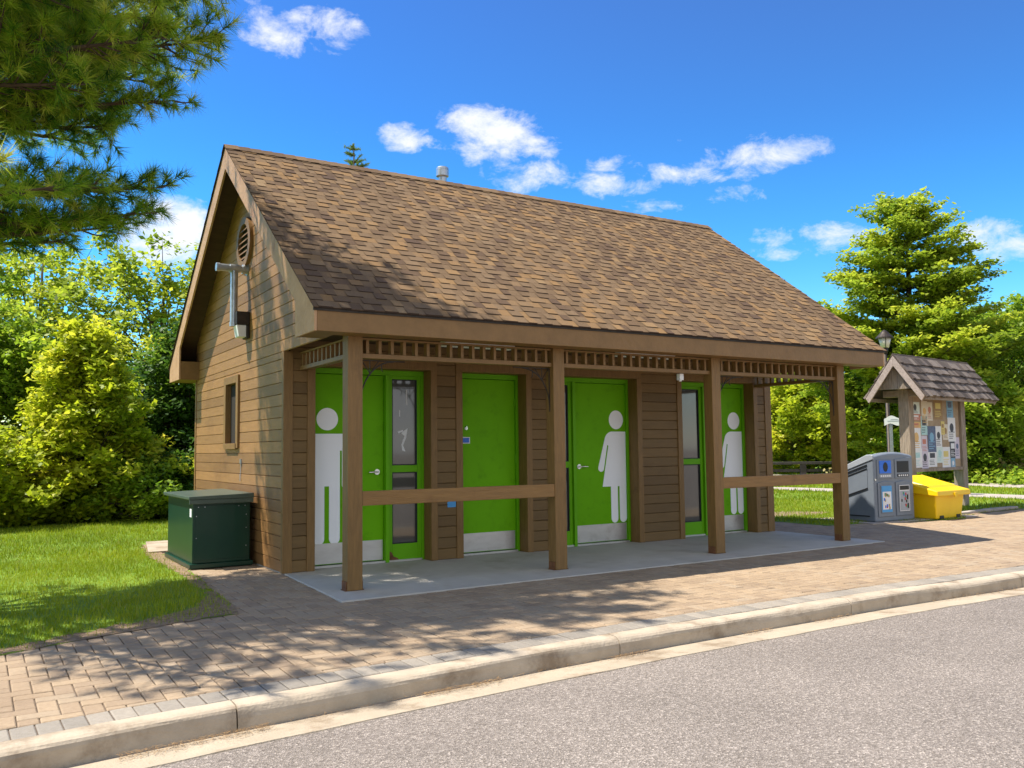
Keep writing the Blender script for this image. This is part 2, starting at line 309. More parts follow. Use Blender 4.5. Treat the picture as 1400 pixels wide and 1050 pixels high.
# kerb: a run of cast lengths with open joints
kp = [(0,-.10),(0,-.040),(-.010,-.034),(-.09,-.035),(-.113,-.039),(-.130,-.048),(-.141,-.061),(-.147,-.078),(-.149,-.10),(-.150,-.145),(-.150,-.19)]
xk = [-60,-30,-15,-9.2,-6.2,-4.1,-1.62,1.02,3.55,6.1,8.7,11.2,13.8,16.4,19,24,40,80]
kb_ = MB(); n = len(kp)
for i in range(len(xk)-1):
    a, c = xk[i]+.004, xk[i+1]-.004; o = len(kb_.v); mseg = max(2, int((c-a)/.1)) if c-a < 6 else 6
    for k in range(mseg+1):
        x = a+(c-a)*k/mseg
        for j, (dy, z) in enumerate(kp):
            kb_.v.append((x, kb(x)+dy+.004*math.sin(x*3+j)+random.uniform(-.0012,.0012)*(1 < j < 9), z+.003*math.sin(x*2.1)+random.uniform(-.001,.001)*(1 < j < 9)))
    for k in range(mseg):
        for j in range(n-1): kb_.f.append((o+k*n+j, o+(k+1)*n+j, o+(k+1)*n+j+1, o+k*n+j+1)); kb_.t.append(.5)
    kb_.f += [tuple(o+j for j in range(n)), tuple(o+mseg*n+j for j in range(n))[::-1]]; kb_.t += [.5,.5]
struct(kb_.build('kerb', m_kerb))
struct(strip('pavement_bed', [(-.002, -.045), (2.3, -.03), (8, -.026)], m_bed, xs=[x for x in XS if -31 < x < 31]))

def clip_half(poly, nx, ny, c):
    out = []
    for i in range(len(poly)):
        a, b = poly[i], poly[(i+1) % len(poly)]
        da, db = a[0]*nx+a[1]*ny-c, b[0]*nx+b[1]*ny-c
        if da >= 0: out.append(a)
        if (da >= 0) != (db >= 0):
            t = da/(da-db); out.append((a[0]+(b[0]-a[0])*t, a[1]+(b[1]-a[1])*t))
    return out
def paver(b, poly, t, g=.003, bv=.006):
    if len(poly) < 3: return
    cx = sum(p[0] for p in poly)/len(poly); cy = sum(p[1] for p in poly)/len(poly)
    h = random.uniform(-.002, .002); tx, ty = random.uniform(-.006,.006), random.uniform(-.006,.006)
    def ins(d):
        r = []
        for p in poly:
            vx, vy = cx-p[0], cy-p[1]
            r.append((p[0]+math.copysign(min(d, abs(vx)), vx), p[1]+math.copysign(min(d, abs(vy)), vy)))
        return r
    zf = lambda p, dz: pz(p[1])+dz+h+(p[0]-cx)*tx+(p[1]-cy)*ty
    A, B = ins(g), ins(g+bv); k = len(poly); o = len(b.v)
    b.v += [(x, y, zf((x,y), -.022)) for x, y in A] + [(x, y, zf((x,y), -.004)) for x, y in A] + [(x, y, zf((x,y), 0)) for x, y in B]
    fs = [tuple(o+2*k+i for i in range(k))]
    for i in range(k):
        j = (i+1) % k; fs += [(o+i, o+j, o+k+j, o+k+i), (o+k+i, o+k+j, o+2*k+j, o+2*k+i)]
    b.f += fs; b.t += [t]*len(fs)
def pav_region(x, y):
    if y > 5.4: return False
    if x > 8.95: return y < .75
    if x > 7.2: return True
    if x < .1: return y < 2.2 and x > -7
    return y < .1
SW = .205
pv = MB(); U_ = .1
x0, x1, y0, y1 = -6.5, 17.5, -5.0, 5.4
ni, nj = int((x1-x0)/U_), int((y1-y0)/U_)
for j in range(nj):
    for i in range(ni):
        k = (i+j) % 4                      # 90 degree herringbone, a 1x2 stone per pair of cells
        if k == 0: w, hgt = 2, 1
        elif k == 2: w, hgt = 1, 2
        else: continue
        if k == 2: jj = j
        ax, ay = x0+i*U_, y0+j*U_
        cx, cy = ax+w*U_/2, ay+hgt*U_/2
        if not pav_region(cx, cy): continue
        s = (kb(cx+.2)-kb(cx-.2))/.4
        poly = [(ax,ay),(ax+w*U_,ay),(ax+w*U_,ay+hgt*U_),(ax,ay+hgt*U_)]
        poly = clip_half(poly, -s, 1, kb(cx)-s*cx+SW)
        if .15 < cx < 7.3 and cy > -1.7: continue
        paver(pv, poly, random.random())
struct(pv.build('pavement', m_paver))
sl = MB(); x = -7.0
while x < 18:
    w = .112; s = (kb(x+.2)-kb(x-.2))/.4
    poly = [(x, kb(x)+.001), (x+w, kb(x+w)+.001), (x+w-s*SW*.3, kb(x+w)+SW), (x-s*SW*.3, kb(x)+SW)]
    paver(sl, poly, random.random()); x += w
struct(sl.build('pavement_border', m_soldier))

slab = MB(); slab.prism([(-.105,-1.965),(7.47,-1.845),(7.47,4.3),(0,4.3),(0,-.05)], 2, -.2, 0)
struct(slab.build('porch_slab', m_conc, bevel=.008))

LAWN = [(-60,-9),(-15,-5.6),(-8,-4.4),(-4.5,-3.25),(-2.63,-2.51),(-1.95,-2.23),(-1.36,-2.03),(-.99,-1.985),(-.90,-1.3),(-.87,-.6),(-.80,.2),(-.76,.9),(-.70,2.7),(-.66,4.33),(.3,4.36),(.3,5.6),(8.78,5.6),(8.78,1.2),(8.79,.12),
        (9.6,.02),(10.6,-.28),(11.2,-.42),(11.7,-.42),(12.3,-.12),(12.9,.02),(14.57,.11),(15.6,.6),(17,1.3),(22,2.0),(60,3),(60,120),(-60,120)]
def poly_sheet(name, pts, z, m, th=0):
    from mathutils.geometry import tessellate_polygon
    tr = tessellate_polygon([[Vector((x, y, 0)) for x, y in pts]]); fs = []
    for t in tr:
        (ax, ay), (bx, by), (cx, cy) = (pts[i] for i in t)
        fs.append(tuple(t) if (bx-ax)*(cy-ay)-(by-ay)*(cx-ax) > 0 else tuple(t)[::-1])
    me = bpy.data.meshes.new(name); me.from_pydata([(x, y, z+pz(max(y, -4.2))+.012) for x, y in pts], [], fs); return link(name, me, m)
struct(poly_sheet('lawn', LAWN, -.009, m_lawn))
SOIL = [[(-4.6,-3.3),(-2.63,-2.52),(-1.95,-2.24),(-1.36,-2.04),(-.985,-1.99),(-.875,-.7),(-.95,-.75),(-1.12,-1.3),(-1.3,-1.6),(-1.75,-1.88),(-2.6,-2.3),(-4.6,-3.05)],
        [(-.875,-.6),(-.76,.9),(-.70,2.7),(-.63,4.1),(-.75,4.1),(-.9,2.7),(-.9,.9),(-.97,-.4)],
        [(11.9,-.25),(12.9,.03),(14.57,.12),(14.5,.4),(13.2,.32),(12.2,.2)],
        [(8.9,2.1),(10.3,1.6),(11.2,1.9),(10.6,2.6),(9.3,2.8)]]
for i, s in enumerate(SOIL): struct(poly_sheet('bare_soil', jag(s, .045, .09, i), -.0065+.0008*i, m_soil))

def inside(poly, X, Y):
    c = np.zeros(len(X), bool); P = np.array(poly)
    for (xa, ya), (xb, yb) in zip(P, np.roll(P, -1, 0)):
        with np.errstate(divide='ignore', invalid='ignore'):
            c ^= ((ya > Y) != (yb > Y)) & (X < (xb-xa)*(Y-ya)/(yb-ya)+xa)
    return c
def seg_dist(poly, X, Y, closed=True):
    d = np.full(len(X), 1e9); P = np.array(poly)
    for (xa, ya), (xb, yb) in zip(P[:-1], P[1:]):
        vx, vy = xb-xa, yb-ya; t = np.clip(((X-xa)*vx+(Y-ya)*vy)/(vx*vx+vy*vy), 0, 1)
        d = np.minimum(d, np.hypot(X-xa-t*vx, Y-ya-t*vy))
    return d
def vnoise(X, Y, s, seed):
    r = np.random.default_rng(seed); G = r.random((64, 64)); x, y = X*s+100, Y*s+100
    i, j = np.floor(x).astype(int), np.floor(y).astype(int); fx, fy = x-i, y-j; fx, fy = fx*fx*(3-2*fx), fy*fy*(3-2*fy)
    g = lambda a, b: G[a % 64, b % 64]
    return (g(i,j)*(1-fx)+g(i+1,j)*fx)*(1-fy)+(g(i,j+1)*(1-fx)+g(i+1,j+1)*fx)*fy
PATHS = []
def grass(regions):
    Vs, Ts = [], []
    for (xa, xb, ya, yb, dens, h0, w0) in regions:
        n = int((xb-xa)*(yb-ya)*dens); X = RNG.uniform(xa, xb, n); Y = RNG.uniform(ya, yb, n)
        k = inside(LAWN, X, Y)
        for s in SOIL:
            k &= ~(inside(s, X, Y) & (RNG.random(n) > .33))
        for pp in PATHS: k &= ~inside(pp, X, Y)
        k &= ~((X > np.where(Y > 4.36, -.02, -.75)) & (X < 8.7) & (Y > -1.9) & (Y < 5.2))
        X, Y = X[k], Y[k]; n = len(X)
        cl = vnoise(X, Y, 5, 1)*.5+vnoise(X, Y, 1.3, 2)*.5
        keep = RNG.random(n) < .45+cl; X, Y, cl = X[keep], Y[keep], cl[keep]; n = len(X)
        ed = seg_dist(LAWN, X, Y)
        h = h0*(.5+.9*cl)*RNG.uniform(.6, 1.3, n)*np.clip(.55+ed*2, 0, 1)
        a = RNG.uniform(0, 2*np.pi, n); ln = RNG.uniform(.1, .9, n)*h; b = a+RNG.uniform(1, 2, n)
        B = np.stack([X, Y, np.full(n, -.014)+np.minimum(0, Y+1.9)*.0095], 1); w = w0*RNG.uniform(.7, 1.3, n)
        dx = np.stack([np.cos(b)*w, np.sin(b)*w, 0*w], 1)
        T = B+np.stack([np.cos(a)*ln, np.sin(a)*ln, h], 1)
        Vs.append(np.stack([B-dx, B+dx, T], 1).reshape(-1, 3)); big = vnoise(X, Y, .7, 5)
        t = .25+.45*big+RNG.normal(0, .14, n); t = np.where(RNG.random(n) < .03, .98, np.clip(t, 0, .86)); Ts.append(t)
    o = fast_mesh('grass', np.concatenate(Vs), 3, m_grass, np.concatenate(Ts)); struct(o, 'stuff')

# paths beyond the building and a kerb stone
def path(name, cl, w):
    L_, R_ = [], []
    for i, (x, y) in enumerate(cl):
        a = Vector(cl[max(i-1,0)]); b = Vector(cl[min(i+1,len(cl)-1)]); d = (b-a).normalized(); nx, ny = -d.y*w/2, d.x*w/2
        L_.append((x+nx, y+ny)); R_.append((x-nx, y-ny))
    P = L_+R_[::-1]; PATHS.append(P); struct(poly_sheet(name, P, .004, m_path))
path('footpath', [(15.5,15.5),(16.6,11.5),(17.6,8.6),(17.9,6.6),(18.1,4),(18.1,2),(18.3,-1.5)], 1.5)
path('footpath', [(30,30),(27,20),(25.5,12),(24,7),(23.0,4.6),(22.6,2.2)], 1.6)
pad = MB(); pad.prism([(-.85,2.95),(-.02,2.95),(-.02,4.35),(-.66,4.35)], 2, -.05, .012)
struct(pad.build('concrete_pad', m_gutter, bevel=.006))
pad = MB(); pad.prism([(9.55,-.16),(12.25,-.33),(12.3,.9),(9.6,1.1)], 2, -.1, .003)
struct(pad.build('bin_pad', m_path))
grass([(-4.6,-.6,-3.4,3.2,2600,.05,.0035), (-4.6,1.5,3.2,8.6,1300,.055,.005), (8.7,13.5,-.5,7,1000,.06,.006), (13.5,24,-.2,12,260,.07,.012), (9,30,7,22,60,.10,.02)])

# ------------------------------------------------------------------ restroom building
BX = thing('restroom_building', 'brown wooden public restroom building with shingled gable roof and green doors', 'building', (0,0,0))
L_, Wd, ROWH = 7.42, 4.28, .126
RY, RZ, EZ, EY, BY, FB = 1.5, 5.0, 2.56, -1.78, 4.78, 2.338
RX0, RX1 = -.295, 7.717
SL = (RZ-EZ)/(RY-EY)
def zr(y): return EZ+(y-EY)*SL if y <= RY else EZ+(BY-y)*(RZ-EZ)/(BY-RY)
def siding(name, mt, fix, rng, z0, z1, proj, spans):
    """lap boards; proj(a, d, z) -> point; spans(za, zb) -> list of ((a0,a1) at za, (a0,a1) at zb)"""
    b = MB(); z = z0
    while z < z1-.004:
        zb = min(z+ROWH, z1); t = rng.random()
        for (pa, pb) in spans(z, zb):
            c = .007; prof = [(z, 0), (z+c, .012), (zb-c*.5, .012), (zb, 0)]; o = len(b.v)
            for zz, d in prof:
                k = (zz-z)/(zb-z); b.v.append(proj(pa[0]+(pb[0]-pa[0])*k, d, zz)); b.v.append(proj(pa[1]+(pb[1]-pa[1])*k, d, zz))
            for i in range(3): b.f.append((o+2*i, o+2*i+1, o+2*i+3, o+2*i+2)); b.t.append(t)
        z = zb
    return b.build(name, mt, BX)
GW = (1.888, 2.40, 1.386, 2.142)   # window opening y0,y1,z0,z1
def gable_spans(za, zb):
    def yr(z):
        lo = 0.0 if z < 2.345 else -1.30
        zz = z+.10
        if zz > EZ: lo = max(lo, EY+(zz-EZ)/SL); hi = min(Wd, BY-(zz-EZ)*(BY-RY)/(RZ-EZ))
        else: hi = Wd
        return lo, hi
    a, b = yr(za+.001), yr(zb-.001); b = (b[0] if za < 2.34 < zb-.01 and False else b[0], b[1])
    if za < 2.345 < zb: b = (a[0], b[1])
    if a[1]-a[0] < .02: return []
    if za < GW[3]-.01 and zb > GW[2]+.01: return [((a[0], GW[0]), (b[0], GW[0])), ((GW[1], a[1]), (GW[1], b[1]))]
    return [(a, b)]
rg = random.Random(3)
# rows are started so that one row ends exactly under the porch beam height
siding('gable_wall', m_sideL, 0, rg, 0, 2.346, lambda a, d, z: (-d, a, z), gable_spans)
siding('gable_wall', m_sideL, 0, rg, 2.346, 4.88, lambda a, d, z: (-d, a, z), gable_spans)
OPEN = [(.328,1.716),(2.137,3.038),(3.44,4.822),(5.635,7.06)]
def fac_spans(za, zb):
    if za > 2.2: return [((0.0, L_), (0.0, L_))]
    xs = [0.0]+[v for o in OPEN for v in o]+[L_]
    return [((xs[i], xs[i+1]), (xs[i], xs[i+1])) for i in range(0, len(xs), 2)]
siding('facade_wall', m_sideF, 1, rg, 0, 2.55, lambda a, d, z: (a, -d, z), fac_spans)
b = MB(); b.prism([(0,0),(Wd,0),(Wd,2.6),(RY,4.86),(-1.3,2.75),(-1.3,2.345),(0,2.345)], 0, L_-.05, L_); b.build('gable_wall', m_sideL, BX)
b = MB(); b.box((.02,Wd-.06,0),(L_-.06,Wd,2.62)); b.build('rear_wall', m_sideF, BX)
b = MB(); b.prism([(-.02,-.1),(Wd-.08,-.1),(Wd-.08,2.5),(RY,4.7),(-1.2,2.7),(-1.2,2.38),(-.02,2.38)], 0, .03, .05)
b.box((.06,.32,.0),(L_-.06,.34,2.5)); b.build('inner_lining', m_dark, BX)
# trims at the corners and round the openings
b = MB()
b.box((-.022,-.024,0),(.08,-.012,2.345)); b.box((-.024,-.012,0),(-.012,.045,2.345)); b.build('corner_trim', m_woodv, BX, .003)
b = MB(); b.box((L_-.12,-.024,0),(L_+.012,-.012,2.345)); b.box((L_,-.012,0),(L_+.012,.08,2.345)); b.build('corner_trim', m_woodv, BX, .003)
b = MB(); b.box((-.022,Wd-.06,0),(-.012,Wd+.012,2.4)); b.build('corner_trim', m_woodv, BX, .003)
for k, (xa, xb) in enumerate(OPEN):
    b = MB(); tw = .088; DZ = 2.2
    b.box((xa-tw,-.026,0),(xa,.0,DZ)); b.box((xb,-.026,0),(xb+tw-.005,.0,DZ)); b.box((xa-tw,-.028,DZ),(xb+tw-.005,.0,DZ+.10))
    b.box((xa-.02,.0005,0),(xa,.28,DZ+.02)); b.box((xb,.0005,0),(xb+.02,.28,DZ+.02)); b.box((xa,.0005,DZ),(xb,.28,DZ+.02))
    b.build('door_trim', m_woodv, BX, .004)
# doors and sidelights
DY = .20
def door(xa, xb, hinge_left, lab=None):
    b = MB(); b.box((xa,DY,.028),(xb,DY+.045,2.135)); d = b.build('door', m_green, BX, .003)
    if lab: d['label'] = lab
    k = MB(); k.box((xa+.012,DY-.003,.035),(xb-.012,DY-.0005,.258)); s = k
    for x in np.linspace(xa+.05, xb-.05, 5):
        for z in (.06, .235): s.tube([(x,DY-.006,z),(x,DY-.0032,z)], .006, 6)
    k.build('kick_plate', m_steel, d)
    return d
def lever(d, x, z, sgn):
    b = MB(); b.tube([(x,DY-.012,z),(x,DY,z)], .032, 18); b.tube([(x,DY-.055,z),(x,DY-.01,z)], .011, 10)
    b.tube([(x,DY-.052,z),(x+sgn*.04,DY-.056,z+.002),(x+sgn*.115,DY-.05,z-.002)], [.011,.010,.009], 10)
    b.tube([(x,DY-.016,z),(x,DY-.011,z)], .014, 12); b.build('handle', m_chrome, d, smooth=False)
def frame(xa, xb, mull=None, sill=True):
    b = MB(); f = .035
    b.box((xa,DY-.035,0),(xa+f,DY+.06,2.2)); b.box((xb-f,DY-.035,0),(xb,DY+.06,2.2)); b.box((xa+f,DY-.035,2.14),(xb-f,DY+.06,2.2))
    if mull: b.box((mull-.022,DY-.065,0),(mull+.022,DY+.06,2.14))
    o = b.build('door_frame', m_greenf, BX, .003)
    t = MB(); t.box((xa+f,DY-.05,.0005),(xb-f,DY+.05,.022)); t.build('threshold', m_steel, o)
def sidelight(xa, xb):
    b = MB(); y0, y1 = DY-.03, DY+.03; s = .048
    z = [(.004,.20),(1.02,1.10),(2.10,2.14)]
    b.box((xa,y0,.004),(xa+s,y1,2.14)); b.box((xb-s,y0,.004),(xb,y1,2.14))
    for a, c in z: b.box((xa+s,y0+.001,a),(xb-s,y1,c))
    o = b.build('sidelight', m_greenf, BX, .004)
    for a, c in ((.20,1.02),(1.10,2.10)):
        g = MB(); g.box((xa+s-.002,DY-.002,a-.002),(xb-s+.002,DY+.006,c+.002)); g.build('pane', m_glass, o)
        e = MB(); q = .012
        e.box((xa+s,DY-.02,a),(xa+s+q,DY-.003,c)); e.box((xb-s-q,DY-.02,a),(xb-s,DY-.003,c)); e.box((xa+s+q,DY-.02,a),(xb-s-q,DY-.003,a+q)); e.box((xa+s+q,DY-.02,c-q),(xb-s-q,DY-.003,c))
        e.build('glazing_bead', m_black, o)
    return o
def figure(d, polys, name='pictogram'):
    b = MB()
    for p in polys: b.prism(p, 1, DY-.0025, DY-.0006)
    return b.build(name, m_white, d)
def rounded_bar(x0, x1, zt, zb, top_r=0):
    r = (x1-x0)/2; c = (x0+x1)/2
    return [(x0,zt),(x0,zb+r)] + arc(c, zb+r, r, 180, 360, 14)[1:-1] + [(x1,zb+r),(x1,zt)]
# unit 1: men's room, door left and sidelight right
frame(.328, 1.716, 1.24)
d = door(.365, 1.216, True, 'green door with a large white standing man figure'); lever(d, 1.132, 1.03, -1)
c = .537
body = [(c-.152,1.467),(c-.152,.27+.075)] + arc(c-.0895, .245+.0625, .0625, 180, 360, 12) + [(c-.027,.884),(c+.027,.884)] + arc(c+.0895, .245+.0625, .0625, 180, 360, 12) + [(c+.152,1.278),(c+.176,1.278)]
arm = rounded_bar(c+.176, c+.29, 1.278, .84)
man = [(c, 1.467)] + [(c-.20,1.467)] + arc(c-.20, 1.467-.09, .09, 90, 180, 8)[1:] + rounded_bar(c-.29, c-.176, 1.278, .84)[1:] + [(c-.152,1.278)] + body[1:] + \
      rounded_bar(c+.176, c+.29, 1.278, .84)[1:] + arc(c+.20, 1.467-.09, .09, 0, 90, 8)
figure(d, [arc(c+.004, 1.63, .125, 0, 360, 36)[:-1], man])
sl1 = sidelight(1.265, 1.68)
for pts in ([(1.47,1.50),(1.52,1.53),(1.50,1.42),(1.46,1.33),(1.49,1.26),(1.45,1.27),(1.44,1.34),(1.48,1.44),(1.44,1.47)], [(1.39,1.49),(1.46,1.51),(1.46,1.49),(1.40,1.47)], [(1.50,1.98),(1.512,1.98),(1.515,1.80),(1.503,1.80)], [(1.41,1.74),(1.425,1.74),(1.425,1.66),(1.412,1.67)]):
    MB().prism(pts, 1, DY-.0042, DY-.0022).build('etched_mark', m_paper, sl1)
MB().prism(jag([(1.27,.012),(1.40,.012),(1.37,.05),(1.33,.06),(1.30,.10),(1.272,.12)], .008, .03, 2), 1, DY-.0315, DY-.0302).build('rust_patch', m_rust, sl1)
# unit 2: service door
frame(2.137, 3.038)
d = door(2.173, 3.0, False, 'plain green service door with a small blue notice')
b = MB(); b.tube([(2.30,DY-.012,1.53),(2.30,DY,1.53)], .02, 14); b.tube([(2.30,DY-.02,1.555),(2.30,DY-.02,1.515)], .008, 8); b.build('handle', m_chrome, d)
b = MB(); b.box((2.245,DY-.003,1.345),(2.355,DY-.0005,1.425)); s_ = b.build('notice', m_paper, d)
b = MB(); b.box((2.256,DY-.0045,1.356),(2.344,DY-.0031,1.414)); b.build('notice_print', m_blue, s_) if False else b.build('notice_print', m_blue, d)
b = MB()
for z in (.45, 1.15, 1.85): MB().tube([(3.0,DY-.008,z-.05),(3.0,DY-.008,z+.05)], .009, 8).build('hinge', m_greenf, d)
# units 3 and 4: women's rooms, sidelight left and door right
def woman(d, cx, hx, cut):
    """figure cropped at the door edge 'cut'"""
    head = [(x, z) for x, z in [(hx+.122*math.cos(R(a)), 1.65+.128*math.sin(R(a))) for a in range(0, 360, 10)]]
    head = clip_half(head, -1, 0, -(cut+.0))
    zt = 1.49
    bod = [(cut, zt),(cx-.14,zt)] + arc(cx-.13, zt-.13, .13, 95, 160, 8) + [(cx-.37,1.02)] + arc(cx-.325, 1.0, .048, 160, 340, 8) + [(cx-.215,1.31),(cx-.195,1.30),(cx-.305,.752),(cx-.165,.752)]
    bod += [(cx-.165,.33)] + arc(cx-.107, .325, .058, 180, 360, 10) + [(cx-.049,.752),(cx-.018,.752)] + [(cx-.018,.33)] + arc(cx+.04, .325, .058, 180, 360, 10) + [(cx+.098,.752),(cut,.752)]
    figure(d, [head, bod])
frame(3.44, 4.822, 3.885)
sidelight(3.476, 3.862)
d = door(3.908, 4.786, False, 'green door with a white woman figure cropped at its right edge'); lever(d, 3.99, 1.03, 1)
woman(d, 4.684, 4.627, 4.784)
frame(5.635, 7.06, 6.21)
sidelight(5.671, 6.187)
d = door(6.235, 7.024, False, 'green door half hidden behind a post with a white woman figure'); lever(d, 6.30, 1.03, 1)
woman(d, 6.922, 6.86, 7.022)
# porch posts, rails, friezes
P_ = [.118, 2.42, 4.733, 7.047]; PW = .145; PY = -1.525
for i, x in enumerate(P_):
    b = MB(); b.box((x,PY,.002),(x+PW,PY+PW,FB+.06)); p = b.build('post', m_woodv, BX, .006)
    a = MB()
    for xx in (x-.010, x+PW+.001): a.box((xx,PY+.02,.0),(xx+.009,PY+PW-.02,.085))
    a.box((x-.02,PY+.015,0.0005),(x+PW+.02,PY+PW-.015,.006)); a.build('post_anchor', m_rust, p)
m_stain = mat('slab_rust_stain', (.20,.135,.08), (.36,.30,.235), 7, rough=.9)
for i, x in enumerate(P_):
    struct(poly_sheet('slab_stain', jag([(x-.09,PY+.02),(x-.02,PY-.10),(x+.15,PY-.09),(x+.23,PY+.0),(x+.2,PY+.12),(x-.03,PY+.16)], .02, .05, i+5), -.0085, m_stain))
for a, c in ((0,1),(2,3)):
    b = MB(); b.box((P_[a]+PW+.001,PY+.006,.766),(P_[c]-.001,PY+.055,.90)); b.build('rail', m_woodx, BX, .005)
def frieze(p0, p1):
    """baluster panel between two points at the porch edge"""
    b = MB(); p0, p1 = Vector((*p0,0)), Vector((*p1,0)); d = p1-p0; n = d.length; d.normalize(); q = Vector((-d.y,d.x,0))
    def bar(a, c, w, z0, z1, off=0):
        A, B = p0+d*a+q*off, p0+d*c+q*off
        r = [A-q*w/2, B-q*w/2, B+q*w/2, A+q*w/2]
        b.hexa([(v.x,v.y,z0) for v in r], [(v.x,v.y,z1) for v in r])
    bar(0.001, n-.001, .085, 2.143, 2.186); bar(0.001, n-.001, .085, 2.318, 2.336)
    k = max(2, round(n/.128)); 
    for i in range(k):
        a = (i+.5)*n/k; bar(a-.015, a+.015, .07, 2.187, 2.317)
    b.build('frieze', m_wood, BX, .002)
cy = PY+PW/2
for i in range(3): frieze((P_[i]+PW, cy), (P_[i+1], cy))
frieze((P_[0]+PW/2, PY+PW), (P_[0]+PW/2, -.03)); frieze((P_[3]+PW/2, PY+PW), (P_[3]+PW/2, -.03))
def bracket(x, s):
    """wrought iron corner bracket"""
    b = MB(); y = cy; zt = 2.135; w, h = .34, .42
    pts = [(x+s*.004, y, zt-h)] + [(x+s*(.004+w*(1-math.cos(R(a)))), y, zt-h+ (h-.012)*math.sin(R(a))) for a in range(10, 91, 10)]
    b.tube(pts, .007, 6); b.tube([(x+s*.006,y,zt-h-.05),(x+s*.006,y,zt-.008)], .006, 6); b.tube([(x+s*.006,y,zt-.008),(x+s*(w+.12),y,zt-.008)], .006, 6)
    m_ = (x+s*.10, y, zt-.13)
    for t in ((.02,-.012),(.10,-.01),(.19,-.012)): b.tube([m_, (x+s*(t[0]+.0), y, zt+t[1])], .005, 5)
    b.tube([m_, (x+s*.055, y, zt-.21)], .006, 5); b.tube([(x+s*.22,y,zt-.05),(x+s*.22,y,zt-.10),(x+s*.235,y,zt-.11)], .005, 5)
    b.build('iron_bracket', m_iron, BX)
bracket(P_[0]+PW, 1); bracket(P_[1], -1); bracket(P_[2]+PW, 1); bracket(P_[3], -1)
b = MB(); b.box((4.30,-1.44,2.065),(4.36,-1.38,2.142)); b.tube([(4.33,-1.41,2.05),(4.33,-1.41,2.066)], .018, 12); b.build('motion_sensor', m_paper, BX, .004)
# porch ceiling and lights, soffits, fascia
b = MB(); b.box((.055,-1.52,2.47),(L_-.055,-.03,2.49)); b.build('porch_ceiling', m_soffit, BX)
for x in (1.55, 4.0):
    b = MB(); b.box((x,-.72,2.41),(x+.9,-.58,2.469)); b.build('ceiling_light', m_white, BX, .012)
b = MB(); b.box((RX0+.03,EY+.025,FB),(RX1-.03,PY-.01,FB+.018)); b.box((RX0+.03,PY-.009,FB),(-.03,-1.24,FB+.018)); b.build('soffit', m_wood, BX)
b = MB(); b.box((RX0+.026,EY,FB-.003),(RX1-.026,EY+.024,EZ-.012)); f_ = b.build('fascia', m_wood, BX, .004)
b = MB(); b.box((RX0+.026,BY-.024,FB-.003),(RX1-.026,BY,EZ-.012)); b.build('fascia', m_wood, BX, .004)
b = MB(); b.box((RX0+.03,4.11,FB),(RX1-.03,BY-.025,FB+.018)); b.box((RX0+.028,4.09,FB-.001),(-.013,4.109,2.60)); b.box((L_+.001,4.09,FB-.001),(RX1-.028,4.109,2.60)); b.build('soffit', m_wood, BX)
for xa, xb in ((RX0, RX0+.025), (RX1-.025, RX1)):
    b = MB(); hv = .285
    b.prism([(RY,RZ-.012),(EY,EZ-.012),(EY,FB-.005),(-1.24,FB-.005),(-1.24,zr(-1.24)-hv),(RY,RZ-hv)], 0, xa, xb)
    b.build('rake_board', m_rake, BX, .003)
    b = MB(); yb = 4.09
    b.prism([(RY,RZ-.012),(RY,RZ-hv),(yb,zr(yb)-hv),(yb,FB-.005),(BY,FB-.005),(BY,EZ-.012)], 0, xa, xb)
    b.build('rake_board', m_rake, BX, .003)
b = MB()
for (ya, yb) in ((EY+.03, RY), (BY-.03, RY)):
    b.prism([(ya, zr(ya)-.10), (yb, zr(yb)-.10), (yb, zr(yb)-.02), (ya, zr(ya)-.02)], 0, RX0+.026, RX1-.026)
b.build('roof_deck', m_soffit, BX)
